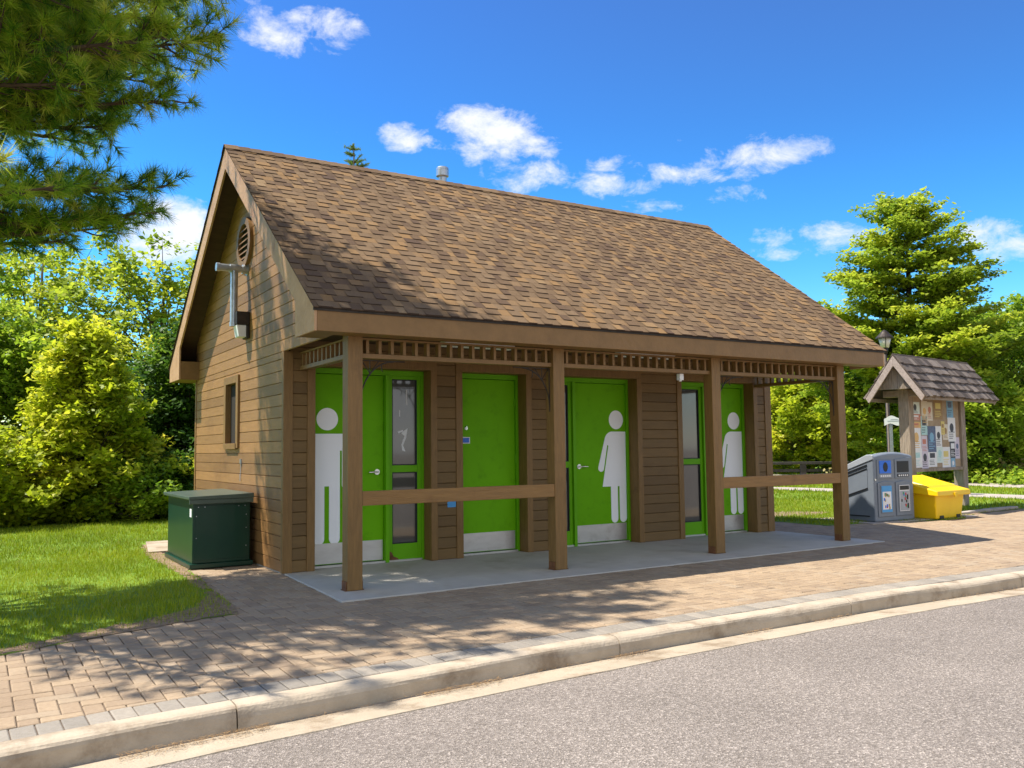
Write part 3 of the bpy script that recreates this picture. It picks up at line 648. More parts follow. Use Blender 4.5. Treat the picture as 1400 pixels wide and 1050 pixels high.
# shingled roof: courses of laminated tabs
def shingles():
    b = MB(); r = random.Random(11); ex = .124
    sl = math.hypot(RY-EY, RZ-EZ); n = int(sl/ex)+1
    for side in (0, 1):
        ye, yd = (EY-.03, 1) if side == 0 else (BY+.03, -1)
        uy, uz = yd*(RY-EY)/sl, (RZ-EZ)/sl; ny, nz = -uz*yd, abs(uy)
        xo, xe = RX0-.018, RX1+.018
        P = lambda x, s, h: (x, ye+uy*s+ny*h, EZ-.022+uz*s+nz*h)
        b.add([P(xo,0,0),P(xe,0,0),P(xe,sl+.03,0),P(xo,sl+.03,0)], [(0,1,2,3)], .1)
        for k in range(n):
            s0 = k*ex; s1 = min(s0+ex*1.15, sl+.036)
            if s0 > sl: break
            x = xo-r.uniform(0,.2); up = r.random() < .5
            while x < xe:
                w = r.uniform(.09,.18) if up else r.uniform(.07,.14)
                xa, xb = max(x,xo), min(x+w,xe); x += w
                if xb-xa < .01: up = not up; continue
                th = .0145 if up else .007
                c = r.gauss(.62,.13); 
                if r.random() < .10: c = r.uniform(.32,.45)
                c = min(.99, max(.27, c))
                js = r.uniform(-.004,.004)
                A, B = P(xa,s0+js,th), P(xb,s0+js,th)
                b.add([A,B,P(xb,s1,.005),P(xa,s1,.005)], [(0,1,2,3)], c)
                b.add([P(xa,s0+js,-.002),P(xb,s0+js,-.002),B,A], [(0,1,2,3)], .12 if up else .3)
                if up:
                    # dark granule band on the course below, as on laminated shingles
                    if k: b.add([P(xa+.004,s0-.020,.0172),P(xb-.004,s0-.020,.0172),P(xb-.004,s0+.01,.0176),P(xa+.004,s0+.01,.0176)], [(0,1,2,3)], .06) if False else None
                up = not up
    x = RX0-.02
    while x < RX1:
        for yd in (1,-1):
            b.add([(x,RY,RZ+.022),(min(x+.17, RX1+.02),RY,RZ+.030),(min(x+.17, RX1+.02),RY-yd*.115,RZ+.030-.115*SL),(x,RY-yd*.115,RZ+.022-.115*SL)], [(0,1,2,3)], r.uniform(.35,.7))
            b.add([(min(x+.17, RX1+.02),RY,RZ+.030),(min(x+.17, RX1+.02),RY,RZ+.018),(min(x+.17, RX1+.02),RY-yd*.115,RZ+.018-.115*SL),(min(x+.17, RX1+.02),RY-yd*.115,RZ+.030-.115*SL)], [(0,1,2,3)], .2)
        x += .142
    # starter course and metal drip edge along the eaves and rakes
    return b.build('roof', m_shingle, BX)
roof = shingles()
b = MB(); b.box((RX0-.012,EY-.012,EZ-.045),(RX1+.012,EY-.001,EZ-.018)); b.build('drip_edge', m_iron, roof)
MB().box((RX0-.012,BY+.001,EZ-.045),(RX1+.012,BY+.012,EZ-.018)).build('drip_edge', m_iron, roof)
b = MB(); b.tube([(2.86,1.86,4.55),(2.86,1.86,5.26)], .062, 20); b.tube([(2.86,1.86,5.20),(2.86,1.86,5.215),(2.86,1.86,5.30)], [.07,.092,.092], 20); b.tube([(2.86,1.86,5.302),(2.86,1.86,5.335),(2.86,1.86,5.345)], [.092,.09,.08], 20); rv = b.build('roof_vent', m_galv, roof)
# gable vent
vy, vz, vr = 1.565, 3.845, .315
b = MB(); n_ = 40
ro, ri = arc(vy, vz, vr, 0, 360, n_)[:-1], arc(vy, vz, vr-.085, 0, 360, n_)[:-1]
for i in range(n_):
    j = (i+1) % n_; q = [ro[i], ro[j], ri[j], ri[i]]
    b.hexa([(-.055, *p) for p in q], [(-.0125, *p) for p in q])
gv = b.build('gable_vent', m_wood, BX)
b = MB()
for k in range(6):
    z = vz-.175+k*.07; hw = math.sqrt(max(0, (vr-.085)**2-(z-vz)**2))
    b.hexa([(-.05,vy-hw,z-.028),(-.05,vy+hw,z-.028),(-.018,vy+hw,z+.012),(-.018,vy-hw,z+.012)], [(-.046,vy-hw,z-.014),(-.046,vy+hw,z-.014),(-.014,vy+hw,z+.026),(-.014,vy-hw,z+.026)])
b.build('louvre', m_wood, gv)
b = MB(); b.prism(arc(vy, vz, vr-.083, 0, 360, 32)[:-1], 0, -.0135, -.0125); b.build('vent_back', m_dark, gv)
# gable window
b = MB(); y0, y1, z0, z1 = GW; t = .095
b.box((-.04,y0-t,z0-.06),(-.0,y0,z1+t)); b.box((-.04,y1,z0-.06),(0,y1+t,z1+t)); b.box((-.041,y0,z1),(0,y1,z1+t)); b.box((-.05,y0-.02,z0-.075),(.0,y1+.02,z0-.001))
b.box((0.0005,y0-.02,z0-.02),(.16,y0,z1+.02)); b.box((.0005,y1,z0-.02),(.16,y1+.02,z1+.02)); b.box((.0005,y0,z1),(.16,y1,z1+.02)); b.box((.0005,y0,z0-.02),(.16,y1,z0))
wd = b.build('window', m_wood, BX, .003)
b = MB(); b.box((.12,y0,z0),(.128,y1,z1)); b.build('pane', m_glass, wd)
b = MB(); b.box((.10,y0,z0),(.119,y0+.05,z1)); b.box((.10,y1-.05,z0),(.119,y1,z1)); b.box((.10,y0+.05,z0),(.119,y1-.05,z0+.05)); b.box((.10,y0+.05,z1-.05),(.119,y1-.05,z1)); b.build('sash', m_wood, wd)
# exhaust pipe and wall lamp on the gable
b = MB(); ey, ez_ = 1.5, 3.50
b.tube([(-.012,ey,ez_),(-.022,ey,ez_)], .075, 20); b.tube([(-.02,ey,ez_),(-.075,ey,ez_)], .058, 18); b.tube([(-.07,ey,ez_),(-.36,ey,ez_)], .045, 18); b.tube([(-.345,ey,ez_),(-.385,ey,ez_)], .052, 18); b.tube([(-.115,ey,ez_),(-.225,ey,ez_)], .051, 18)
b.tube([(-.17,ey,ez_-.03),(-.17,ey,2.80)], .045, 18); b.tube([(-.17,ey,2.84),(-.17,ey,2.79)], .05, 18); b.build('exhaust_pipe', m_galv, BX, smooth=False)
b = MB(); b.box((-.17,1.36,2.80),(-.0125,1.56,2.96)); b.box((-.05,1.36,2.64),(-.0125,1.56,2.799)); wl_ = b.build('wall_lamp', m_iron, BX, .008)
b = MB(); b.hexa([(-.14,1.375,2.655),(-.051,1.375,2.655),(-.051,1.545,2.655),(-.14,1.545,2.655)], [(-.165,1.375,2.799),(-.051,1.375,2.799),(-.051,1.545,2.799),(-.165,1.545,2.799)]); b.build('lens', m_paper, wl_, .008)
b = MB(); b.box((-.03,1.66,1.13),(-.0125,1.70,1.19)); b.tube([(-.02,1.68,1.13),(-.03,1.68,.92),(-.02,1.72,1.0)], .004, 5); b.build('hose_hook', m_galv, BX)
# faded blue sticker on the pillar between the first two doors
b = MB(); b.box((1.93,-.0155,.60),(2.04,-.0125,.72)); b.build('sticker', m_lblue, BX)

# ------------------------------------------------------------------ green utility box
G_ = thing('utility_box', 'dark green metal utility box with overhanging lid beside the gable wall', 'utility box', (-.409, 1.67, 0))
hx, hy, H = .315, .70, .755
b = MB(); b.box((-hx-.03,-hy-.03,.0),(hx+.03,hy+.03,.05)); b.build('base_skirt', m_box, G_, .006)
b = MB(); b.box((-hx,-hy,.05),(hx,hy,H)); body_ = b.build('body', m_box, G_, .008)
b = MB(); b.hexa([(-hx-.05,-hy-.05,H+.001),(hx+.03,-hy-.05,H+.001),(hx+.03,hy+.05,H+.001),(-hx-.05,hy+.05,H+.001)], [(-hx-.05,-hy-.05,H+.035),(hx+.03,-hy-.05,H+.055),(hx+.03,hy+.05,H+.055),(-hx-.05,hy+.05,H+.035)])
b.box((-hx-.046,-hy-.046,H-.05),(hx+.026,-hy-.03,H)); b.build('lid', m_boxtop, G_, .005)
b = MB(); b.box((-hx+.03,-hy-.004,.09),(hx-.03,-hy-.0005,H-.07)); b.build('access_panel', m_box, G_, .002)
b = MB(); b.box((-hx-.003,-hy+.05,.56),(-hx-.0005,-hy+.14,.65)); b.build('data_plate', m_paper, G_)
BOLT = [(x, H-.085) for x in (-hx+.06,-hx+.13,hx-.13,hx-.06)]+[(hx-.045, z) for z in (.22,.42,.57)]+[(-hx+.04, z) for z in (.33,.57)]
for x, z in BOLT: MB().tube([(x,-hy-.006,z),(x,-hy-.0041,z)], .0055, 8).build('bolt', m_galv, G_)

# ------------------------------------------------------------------ grey recycling station
RB = thing('recycling_station', 'grey double recycling and litter bin with arched top beside the porch', 'recycling bin', (9.76, -.06, .003), R(-1.5))
wB, dB = 1.02, .70
prof = [(0,0),(0,1.06),(.05,1.085),(.12,1.08),(dB,.84),(dB,0)]        # side: y, z
b = MB(); nx = 9
for i in range(nx):
    u = i/(nx-1); x = u*wB; ar = .055*(1-(2*u-1)**2)
    inset = .012*(abs(2*u-1) > .99)
    for (y, z) in prof: b.v.append((x, y, max(z+(ar if z > .5 else 0), 0)))
k = len(prof)
for i in range(nx-1):
    for j in range(k): b.f.append((i*k+j, (i+1)*k+j, (i+1)*k+(j+1) % k, i*k+(j+1) % k)); b.t.append(.5)
b.f += [tuple(range(k)), tuple((nx-1)*k+j for j in range(k))[::-1]]; b.t += [.5,.5]
rb = b.build('body', m_grey, RB, .02, seg=3)
b = MB(); b.prism([(-.004,1.02),(-.004,1.092),(.05,1.105),(.12,1.10),(dB+.004,.855),(dB+.004,.77)], 0, -.012, .02); b.build('side_rim', m_greyl, RB, .012)
b = MB()
for (z, dz) in ((.94,.02),(.88,.018),(.56,.02)):
    b.prism([(.12,z),(.62,z-.17),(.62,z-.17-dz),(.12,z-dz)], 0, -.013, -.0005)
b.prism([(.10,.10),(.64,.10),(.64,.085),(.10,.085)], 0, -.011, -.0005); b.build('side_groove', m_black, RB)
b = MB(); b.prism([(.12,.855),(.65,.68),(.65,.39),(.12,.56)], 0, -.006, -.0005); b.build('side_panel', m_grey, RB)
for q, x in enumerate((.075, .535)):
    b = MB(); b.prism([(x,.08),(x+.41,.08),(x+.41,.64),(x+.205,.665),(x,.64)], 1, -.016, .002); dr = b.build('door', m_grey, RB, .012)
    b = MB(); b.box((x+.055,-.024,.14),(x+.355,-.0165,.60)); b.build('label_frame', m_grey, dr, .004)
    b = MB(); b.box((x+.075,-.027,.155),(x+.335,-.0245,.585)); lb = b.build('label_panel', m_lblue if q == 0 else m_paper, dr)
    b = MB()
    b.box((x+.095,-.029,.20) if q == 0 else (x+.085,-.029,.165), (x+.315,-.0275,.49) if q == 0 else (x+.325,-.0275,.49)); b.build('label_picture', m_paper if q == 0 else m_greyl, dr)
    b = MB(); b.box((x+.085,-.0288,.505),(x+.325,-.0275,.575)); b.build('label_heading', m_lblue if q == 0 else m_black, dr)
    r = random.Random(q+4); items = {}
    for i in range(13):
        cx_, cz_ = x+.12+r.random()*.17, .22+r.random()*.24; kind = r.choice(['red','blk','tan','blu','grn'])
        items[i] = (kind, MB().box((cx_-.016,-.0306-.0004*i,cz_-.022),(cx_+.014,-.0292,cz_+.022)))
    cm = dict(red=mat('print_red', (.5,.04,.05)), blk=m_black, tan=mat('print_tan', (.45,.33,.15)), blu=m_blue, grn=mat('print_green', (.08,.30,.16)))
    for kd, bb in items.values(): bb.build('label_item', cm[kd], dr)
    b = MB(); b.prism([(x,.70),(x+.41,.70),(x+.41,1.02+(.03 if q else 0)),(x,1.02+(0 if q else .0))], 1, -.012, .002); pn = b.build('opening_panel', m_grey, RB, .012)
    if q == 0:
        b = MB(); b.box((x+.055,-.02,.79),(x+.355,-.0125,1.0)); b.build('opening_surround', m_blue, pn, .006)
        b = MB(); b.prism([(x+.205+.06*math.cos(R(a)), .895+.078*math.sin(R(a))) for a in range(0,360,15)], 1, -.023, -.0205); b.build('opening', m_black, pn)
    else:
        b = MB(); b.box((x+.055,-.018,.80),(x+.355,-.0125,.985)); b.build('opening', m_black, pn)
    b = MB(); b.box((x+.055,-.016,.725),(x+.355,-.0125,.77)); b.build('sign_strip', m_greyl if q == 0 else m_black, pn)
    for xx in np.linspace(x+.085, x+.30, 5): MB().box((xx,-.0175,.735),(xx+.032,-.0162,.76)).build('sign_letter', m_paper, pn)
b = MB(); b.tube([(.03,-.012,.69),(.03,.002,.69)], .018, 12); b.build('lock', m_chrome, RB)

# ------------------------------------------------------------------ yellow grit bin
YB = thing('grit_bin', 'yellow plastic grit bin with sloping overhanging lid beside the grey recycling bin', 'grit bin', (10.98, -.36, .003), R(3))
b = MB(); b.hexa([(0.03,.03,0),(.83,.03,0),(.83,.72,0),(.03,.72,0)], [(-.02,0,.43),(.90,0,.43),(.90,.78,.50),(-.02,.78,.50)]); b.build('body', m_yellow, YB, .02, seg=3)
b = MB()
for x in (.13,.66): b.box((x,.018,.0),(x+.12,.06,.055))
b.build('fork_slot', m_black, YB)
b = MB()
b.hexa([(-.07,-.07,.385),(1.0,-.07,.385),(1.0,.84,.46),(-.07,.84,.46)], [(-.06,-.06,.475),(.99,-.06,.475),(.99,.83,.69),(-.06,.83,.69)])
b.hexa([(.0,.10,.50),(.93,.10,.50),(.93,.78,.66),(.0,.78,.66)], [(.05,.16,.56),(.88,.16,.56),(.88,.74,.715),(.05,.74,.715)])
lid = b.build('lid', m_yellow, YB, .018, seg=3)
b = MB(); b.box((.44,-.09,.36),(.52,-.072,.44)); b.build('hasp', m_yellow, lid, .004)

# ------------------------------------------------------------------ notice board kiosk
KA = .146; K = thing('notice_board', 'weathered wooden notice board shelter with shake roof on two posts', 'notice board', (14.414, 1.258, 0), KA)
KW = Matrix.Translation((14.414,1.258,0)) @ Matrix.Rotation(KA, 4, 'Z')
sp, rz_, ez2, hw, xa, xb = 2.253, 2.93, 2.15, .56, -2.66, .53
for x in (0, -sp):
    b = MB(); b.box((x-.10,-.10,0),(x+.10,.10,2.30)); b.build('post', m_grey_woodv, K, .008)
b = MB(); b.box((xa+.12,-.075,2.30),(xb-.1,.075,2.42)); b.box((-sp-.08,-.40,2.16),(-sp+.08,.40,2.29)); b.box((-.08,-.40,2.16),(.08,.40,2.29)); b.build('beam', m_grey_wood, K, .006)
for xg in (xa+.10, xb-.12):
    b = MB()
    for i in range(6):
        y0_, y1_ = -.42+i*.14, -.42+i*.14+.135; f = lambda y: rz_-.13-(rz_-ez2)/hw*abs(y)
        if min(f(y0_), f(y1_)) < 2.3: 
            b.prism([(y0_,2.30),(y1_,2.30),(y1_,max(2.31,f(y1_))),(y0_,max(2.31,f(y0_)))], 0, xg, xg+.02, random.random())
        else: b.prism([(y0_,2.30),(y1_,2.30),(y1_,f(y1_)),(.0 if y0_ < 0 < y1_ else (y0_+y1_)/2, f(0) if y0_ < 0 < y1_ else f((y0_+y1_)/2)),(y0_,f(y0_))], 0, xg, xg+.02, random.random())
    b.build('gable', m_grey_woodv, K)
sk = (rz_-ez2)/hw
for xg in (xa-.03, xb):
    b = MB()
    for s in (1,-1): b.prism([(0,rz_-.01),(s*(hw+.0),ez2-.01),(s*(hw-.06),ez2-.10),(s*.0,rz_-.20)], 0, xg, xg+.03)
    b.build('barge_board', mat('weathered_barge', (.30,.24,.20), (.46,.38,.33), 7, (1,3,3), .9, .4, 24), K, .004)
b = MB(); r = random.Random(5); nL = math.hypot(hw, rz_-ez2); rows = 5
for s in (1,-1):
    uy, uz = -s*hw/nL, (rz_-ez2)/nL; ny, nz = s*uz, abs(uy)
    P = lambda x, t, h: (x, s*hw+uy*t+ny*h, ez2+uz*t+nz*h)
    b.add([P(xa,0,-.01),P(xb,0,-.01),P(xb,nL,-.01),P(xa,nL,-.01)], [(0,1,2,3)], .0)
    for k in range(rows):
        t0, t1 = k*nL/rows-.03, (k+1)*nL/rows+.03; x = xa-.03
        while x < xb+.02:
            w = r.uniform(.09,.2); x1_ = min(x+w-.006, xb+.03); th = r.uniform(.035,.05); j = r.uniform(-.015,.015)
            b.hexa([P(x,t0+j,0.002),P(x1_,t0+j,.002),P(x1_,t1,.002),P(x,t1,.002)], [P(x,t0+j,th),P(x1_,t0+j,th),P(x1_,t1,.012),P(x,t1,.012)], r.random()); x += w
for s in (1,-1): b.prism([(0,rz_+.035),(s*.11,rz_+.035-.11*sk),(s*.11,rz_+.01-.11*sk),(0,rz_+.01)], 0, xa-.03, xb+.03, .6)
b.build('roof', m_shake, K)
b = MB(); b.box((xa+.05,-hw+.02,ez2-.07),(xb-.05,-hw+.06,ez2-.005)); b.box((xa+.05,hw-.06,ez2-.07),(xb-.05,hw-.02,ez2-.005)); b.build('eave_board', m_grey_wood, K)
b = MB(); b.box((-sp+.101,-.05,.80),(-.101,.02,2.22)); b.build('board', m_cork, K)
b = MB(); b.box((-sp+.101,-.09,.74),(-.101,.03,.799)); b.build('ledge', m_grey_wood, K, .004)
# papers pinned to the board, each one a thing
m_p = {k: mat('paper_'+k, *v, scale=30, rough=.7) for k, v in dict(
    white=((.66,.66,.66),(.76,.76,.75)), cream=((.62,.55,.43),(.70,.63,.50)), teal=((.25,.52,.52),(.55,.68,.66)), red=((.45,.14,.10),(.55,.25,.17)), orange=((.62,.38,.14),(.68,.46,.2)),
    navy=((.06,.08,.14),(.16,.20,.30)), sky=((.16,.34,.50),(.24,.42,.55)), lilac=((.52,.46,.55),(.62,.56,.62)), yellow=((.62,.50,.14),(.68,.56,.22)), brown=((.28,.17,.07),(.38,.25,.12)), black=((.03,.03,.035),(.10,.10,.11)), mint=((.55,.66,.6),(.66,.72,.68))).items()}
PAP = [  # u, z centre, w, h, colour, mark colour, label
 (-2.0,1.95,.26,.20,'mint','black','mint green certificate at the top left of the board'), (-1.99,1.78,.28,.10,'red','white','red banner strip below the mint certificate'),
 (-1.62,1.86,.18,.40,'cream','orange','tall cream sheet near the top, third row of pale sheets from left post'), (-2.0,1.62,.28,.12,'orange','red','small orange flyer on the left edge of the board'),
 (-2.0,1.36,.26,.36,'white','orange','white poster with an orange drawing on the left edge'), (-1.66,1.62,.18,.30,'teal','black','teal information sheet left of the board centre'),
 (-1.40,1.90,.17,.30,'cream','red','cream card with a red picture high on the board'), (-1.68,1.26,.17,.28,'lilac','red','lilac card under the teal sheet'),
 (-1.36,1.36,.24,.42,'navy','sky','dark navy leaflet in the middle of the board'), (-1.02,1.95,.26,.34,'brown','yellow','brown butterfly shaped cutout near the top of the board'),
 (-1.06,1.40,.19,.36,'white','black','white rounded tag right of the navy leaflet'), (-.86,1.58,.11,.22,'yellow','brown','narrow yellow slip on the board'),
 (-.74,1.50,.17,.26,'cream','brown','cream tag right of the yellow slip'), (-.50,1.98,.20,.36,'sky','navy','sky blue poster at the top right of the board'),
 (-.46,1.55,.24,.40,'white','black','white printed list under the sky blue poster'), (-.44,1.16,.19,.32,'black','white','black and white photograph at the right of the board'),
 (-.24,1.18,.15,.36,'lilac','navy','pale lilac sheet with blue dot on the right post side'), (-2.0,1.0,.27,.30,'white','teal','large white notice at the bottom left of the board'),
 (-1.68,.98,.20,.32,'lilac','black','pinkish notice at the bottom, second from left'), (-1.36,.99,.25,.28,'white','black','white notice with a black rule at the bottom centre'),
 (-1.04,1.05,.20,.26,'mint','teal','pale green leaflet low on the board right of centre'), (-.76,1.0,.25,.34,'white','yellow','white leaflet with yellow picture at the bottom right'),
 (-.46,.86,.13,.20,'sky','white','small blue hanging tag at the lower right corner')]
for i, (x, z, w, h, c, mk, lab) in enumerate(PAP):
    o = thing('pinned_paper', lab, 'paper', KW @ Vector((x, -.053-.0012*(i % 3), z)), KA, 'papers pinned to the notice board')
    b = MB(); w *= 1.45; h *= 1.2; b.box((-w/2,-.0008,-h/2),(w/2,.0004,h/2)); b.build('sheet', m_p[c], o)
    b = MB(); r = random.Random(i); yy = -.0014
    b.box((-w*.32,yy,h*.02),(w*.28,-.0009,h*.30)) if i % 2 else b.prism(arc(0, h*.08, min(w,h)*.26, 0, 360, 14)[:-1], 1, yy, -.0009)
    for q in range(4): b.box((-w*.38,yy,-h*.12-q*h*.085),(w*(.38-.3*r.random()),-.0009,-h*.12-q*h*.085+h*.03))
    b.build('print', m_p[mk], o)

# ------------------------------------------------------------------ street lamp, small sign, rail fence, edging stone
SLP = thing('street_lamp', 'dark metal street lamp with conical cap behind the notice board shelter', 'street lamp', (16.72, 4.48, 0))
b = MB(); b.tube([(0,0,0),(0,0,.5),(0,0,.52),(0,0,3.62)], [.09,.085,.05,.042], 14); b.tube([(0,0,3.55),(0,0,3.62),(0,0,3.70)], [.05,.07,.075], 14); b.build('lamp_post', m_iron, SLP, smooth=True)
b = MB(); b.tube([(0,0,3.70),(0,0,3.94)], [.095,.155], 18); b.build('lantern_glass', mat('lantern_glass', (.62,.56,.44), (.70,.64,.52), 4, rough=.25), SLP, smooth=True)
b = MB(); b.tube([(0,0,3.935),(0,0,3.965),(0,0,4.05),(0,0,4.10),(0,0,4.15)], [.215,.21,.12,.085,.02], 20); b.build('lantern_cap', m_iron, SLP)
b = MB()
for k in range(4): a = R(45+90*k); b.tube([(.098*math.cos(a),.098*math.sin(a),3.69),(.158*math.cos(a),.158*math.sin(a),3.94)], .008, 6)
b.build('lantern_frame', m_iron, SLP)
SG = thing('path_sign', 'small white wavy sign blade on a grey post behind the recycling bin', 'sign', (15.58, 3.62, 0), R(-55))
b = MB(); b.box((-.035,-.035,0),(.035,.035,1.74)); b.build('sign_post', m_galv, SG, .004)
b = MB(); n_ = 14; top = [(-.14+.46*i/n_, 1.90+.035*math.sin(i/n_*2.6*math.pi-1.2)+.02*i/n_) for i in range(n_+1)]; bot = [(-.14+.46*i/n_, 1.72+.03*math.sin(i/n_*2.6*math.pi-.6)+.02*i/n_) for i in range(n_+1)]
b.prism(top+bot[::-1], 1, -.05, -.036); b.build('sign_blade', m_paper, SG)
b = MB(); b.box((-.07,-.053,1.805),(.22,-.0505,1.822)); b.box((.0,-.053,1.845),(.16,-.0505,1.858)); b.build('sign_lettering', mat('sign_grey', (.35,.38,.42)), SG)
m_dfw = mat('dark_fence_wood', (.035,.032,.028), (.075,.068,.06), 8, rough=.9)
FN = thing('rail_fence', 'low dark grey timber rail fence in front of the woods past the porch', 'fence', (26.7, 15.5, 0), R(-42))
for x in (-3.2,0.0,3.2): b = MB(); b.box((x-.12,-.10,0),(x+.12,.10,.47)); b.build('post', m_dfw, FN, .01)
b = MB(); b.box((-3.9,-.13,.47),(3.9,.13,.58)); b.build('top_rail', m_dfw, FN, .012)
b = MB(); b.box((-3.9,-.05,.16),(3.9,.05,.28)); b.build('lower_rail', m_dfw, FN, .01)
b = MB(); b.prism(jag([(12.15,-.02),(13.0,.12),(13.9,.16),(14.6,.24),(14.5,.36),(13.5,.30),(12.3,.16)], .02, .2, 3), 2, -.02, .035)
tag(b.build('edging_stone', m_path, None, .01), 'flat pale stone slab lying in the soil past the yellow bin', 'stone')

# ------------------------------------------------------------------ vegetation
def leaf_cloud(name, C, per, sig, size, m, seed, parent, tilt=.9, base_t=None, flat=1.0):
    r = np.random.default_rng(seed); C = np.asarray(C); nC = len(C); n = nC*per
    idx = np.repeat(np.arange(nC), per); S = np.asarray(sig if np.ndim(sig) else [sig]*3)
    P = C[idx] + np.clip(r.normal(0, 1, (n, 3)), -2.1, 2.1)*S
    nn = r.normal(0, 1, (n, 3)); nn[:, 2] = np.abs(nn[:, 2])+tilt; nn /= np.linalg.norm(nn, axis=1)[:, None]
    a = r.normal(0, 1, (n, 3)); a -= nn*np.sum(a*nn, 1)[:, None]; a /= np.linalg.norm(a, axis=1)[:, None]; c = np.cross(nn, a)
    s = size*r.uniform(.55, 1.35, n)[:, None]
    V = np.stack([P-a*s*.55, P+c*s*.32-nn*s*.06, P+a*s*.55, P-c*s*.32-nn*s*.06], 1).reshape(-1, 3)
    bt = (r.uniform(.15, .75, nC) if base_t is None else np.asarray(base_t))[idx]
    t = np.clip(bt+r.normal(0, .16, n), 0, 1)
    return fast_mesh(name, V, 4, m, t, parent)
def limbs(b, base, tips, r0, rnd, zfrac=(.15,.7), H=None):
    for T in tips:
        T = Vector(T); f = rnd.uniform(*zfrac); S = Vector((base[0], base[1], base[2]+(T.z-base[2])*f))
        d = (T-S); mid = S+d*.5+Vector((0,0,d.length*rnd.uniform(-.05,.12)))+Vector((rnd.uniform(-.1,.1),)*3)
        rr = r0*(1-.6*f)*.5
        b.tube([S, S+d*.22+Vector((0,0,.05*d.length)), mid, T], [rr, rr*.75, rr*.5, rr*.18], 5, caps=False)
def bush(name, label, cat, x, y, h, rx, m, seed, ncl=260, per=70, leaf=.11, sig=.16, z0=.05, ry=None, group=None, shape='round', trunk_r=.07, ns=70, airy=0.0):
    """shrub or tree: shoots from a trunk to an uneven envelope, leaf clumps along each shoot"""
    rnd = random.Random(seed); r = np.random.default_rng(seed); ry = ry or rx
    T = thing(name, label, cat, (x, y, 0), 0, group); C, bt = [], []; b = MB()
    b.tube([(0,0,-.1),(.02,.01,h*.35),(-.03,.03,h*.7),(0,0,h*.9)], [trunk_r, trunk_r*.8, trunk_r*.45, trunk_r*.12], 8)
    ph = [rnd.uniform(0, 6.28) for _ in range(4)]
    for k in range(ns):
        u = (k+rnd.random())/ns; u = u if shape != 'cone' else u**1.25
        if shape == 'cone': pr = (1-u)**.7*(.45+.55*min(1, u*6))
        elif shape == 'oval': pr = math.sqrt(max(0, 1-((u-.48)/.54)**2))
        else: pr = math.sqrt(max(0, 1-(max(0, u-.3)/.72)**2))*(.7+.3*min(1, u*4))
        a = k*2.39996+rnd.uniform(-.4,.4)
        pr = pr*(1+.20*math.sin(a*2+ph[0]+u*5)+.12*math.sin(a*4+ph[1]-u*9))*rnd.uniform(.62,1.12)+.04
        tip = Vector((math.cos(a)*pr*rx, math.sin(a)*pr*ry, z0+(h-z0)*u+rnd.uniform(-.05,.10)*h*.5))
        f = rnd.uniform(.25,.7); S = Vector((0,0,max(z0*.8, tip.z*f))); d = tip-S; L = d.length
        if L < .15: continue
        pt = lambda t: S+d*t+Vector((0,0,.06*L*math.sin(math.pi*t)))
        rr = trunk_r*.42*(1-.5*u)
        b.tube([pt(0),pt(.3),pt(.65),pt(1)], [rr, rr*.7, rr*.42, rr*.12], 5, caps=False)
        tone = min(.85, max(.08, rnd.gauss(.42,.17))); nc = max(2, int(round(ncl/ns*(.5+.5*L/(rx*.8)))))
        for q in range(nc):
            t = .28+.76*math.sqrt((q+rnd.random())/nc); w = .20*L*(1.15-t*.75)
            p = pt(min(t, 1.04))+Vector((rnd.gauss(0,w), rnd.gauss(0,w), rnd.gauss(0,w*.6)))
            if p.z < .03: p.z = rnd.uniform(.03,.25)
            C.append(tuple(p)); bt.append(tone+.10*(t-.6))
    C = np.array(C); bt = np.array(bt)+r.normal(0,.07,len(C))
    if airy:
        k = r.random(len(C)) > airy; C, bt = C[k], bt[k]
    leaf_cloud('crown', C, per, (sig, sig, sig*.62), leaf, m, seed, T, base_t=bt)
    b.build('trunk', m_bark, T, smooth=True)
    return T
def layered_tree(name, label, x, y, h, r_, m, seed, z0, leaf, n_br=9, per=34, step=.5):
    rnd = random.Random(seed); T = thing(name, label, 'tree', (x, y, 0)); C, bt = [], []; b = MB()
    b.tube([(0,0,-.2),(.03,0,h*.3),(-.03,.02,h*.65),(.02,0,h*.97)], [.24,.19,.10,.02], 10)
    z = z0
    while z < h*.97:
        u = (z-z0)/(h-z0); R_ = r_*(max(0, 1-u)**.55)*(.72+.28*min(1, u*5))
        for k in range(max(4, int(n_br*(1-.45*u)))):
            a = rnd.uniform(0, 2*math.pi); ln = R_*rnd.uniform(.6, 1.12)+.12; dz = ln*rnd.uniform(.0, .42)+.1*u
            tip = Vector((math.cos(a)*ln, math.sin(a)*ln, z+dz)); S = Vector((0,0,z)); dr = tip-S
            sag = Vector((0,0,-.05*ln))
            b.tube([S, S+dr*.5+sag, tip], [.045*(1-u)+.012, .025*(1-u)+.008, .006], 5, caps=False)
            side = Vector((-math.sin(a), math.cos(a), 0)); q = .3; tone = rnd.uniform(.2,.75)
            while q < 1.02:
                p = S+dr*q+sag*(1-abs(2*q-1)); wd = .34*ln*(1-q*.75)
                for s in range(1+int(wd/.18)):
                    off = side*rnd.uniform(-wd, wd); C.append(p+off+Vector((0,0,rnd.uniform(-.03,.10)))); bt.append(tone+rnd.uniform(-.12,.12))
                q += .22/ max(ln, .4)
        z += step*rnd.uniform(.75,1.2)*(1-.25*u)
    leaf_cloud('crown', [tuple(c) for c in C], per, (.17,.17,.06), leaf, m, seed, T, tilt=1.3, base_t=bt)
    b.build('trunk', m_bark, T, smooth=True)
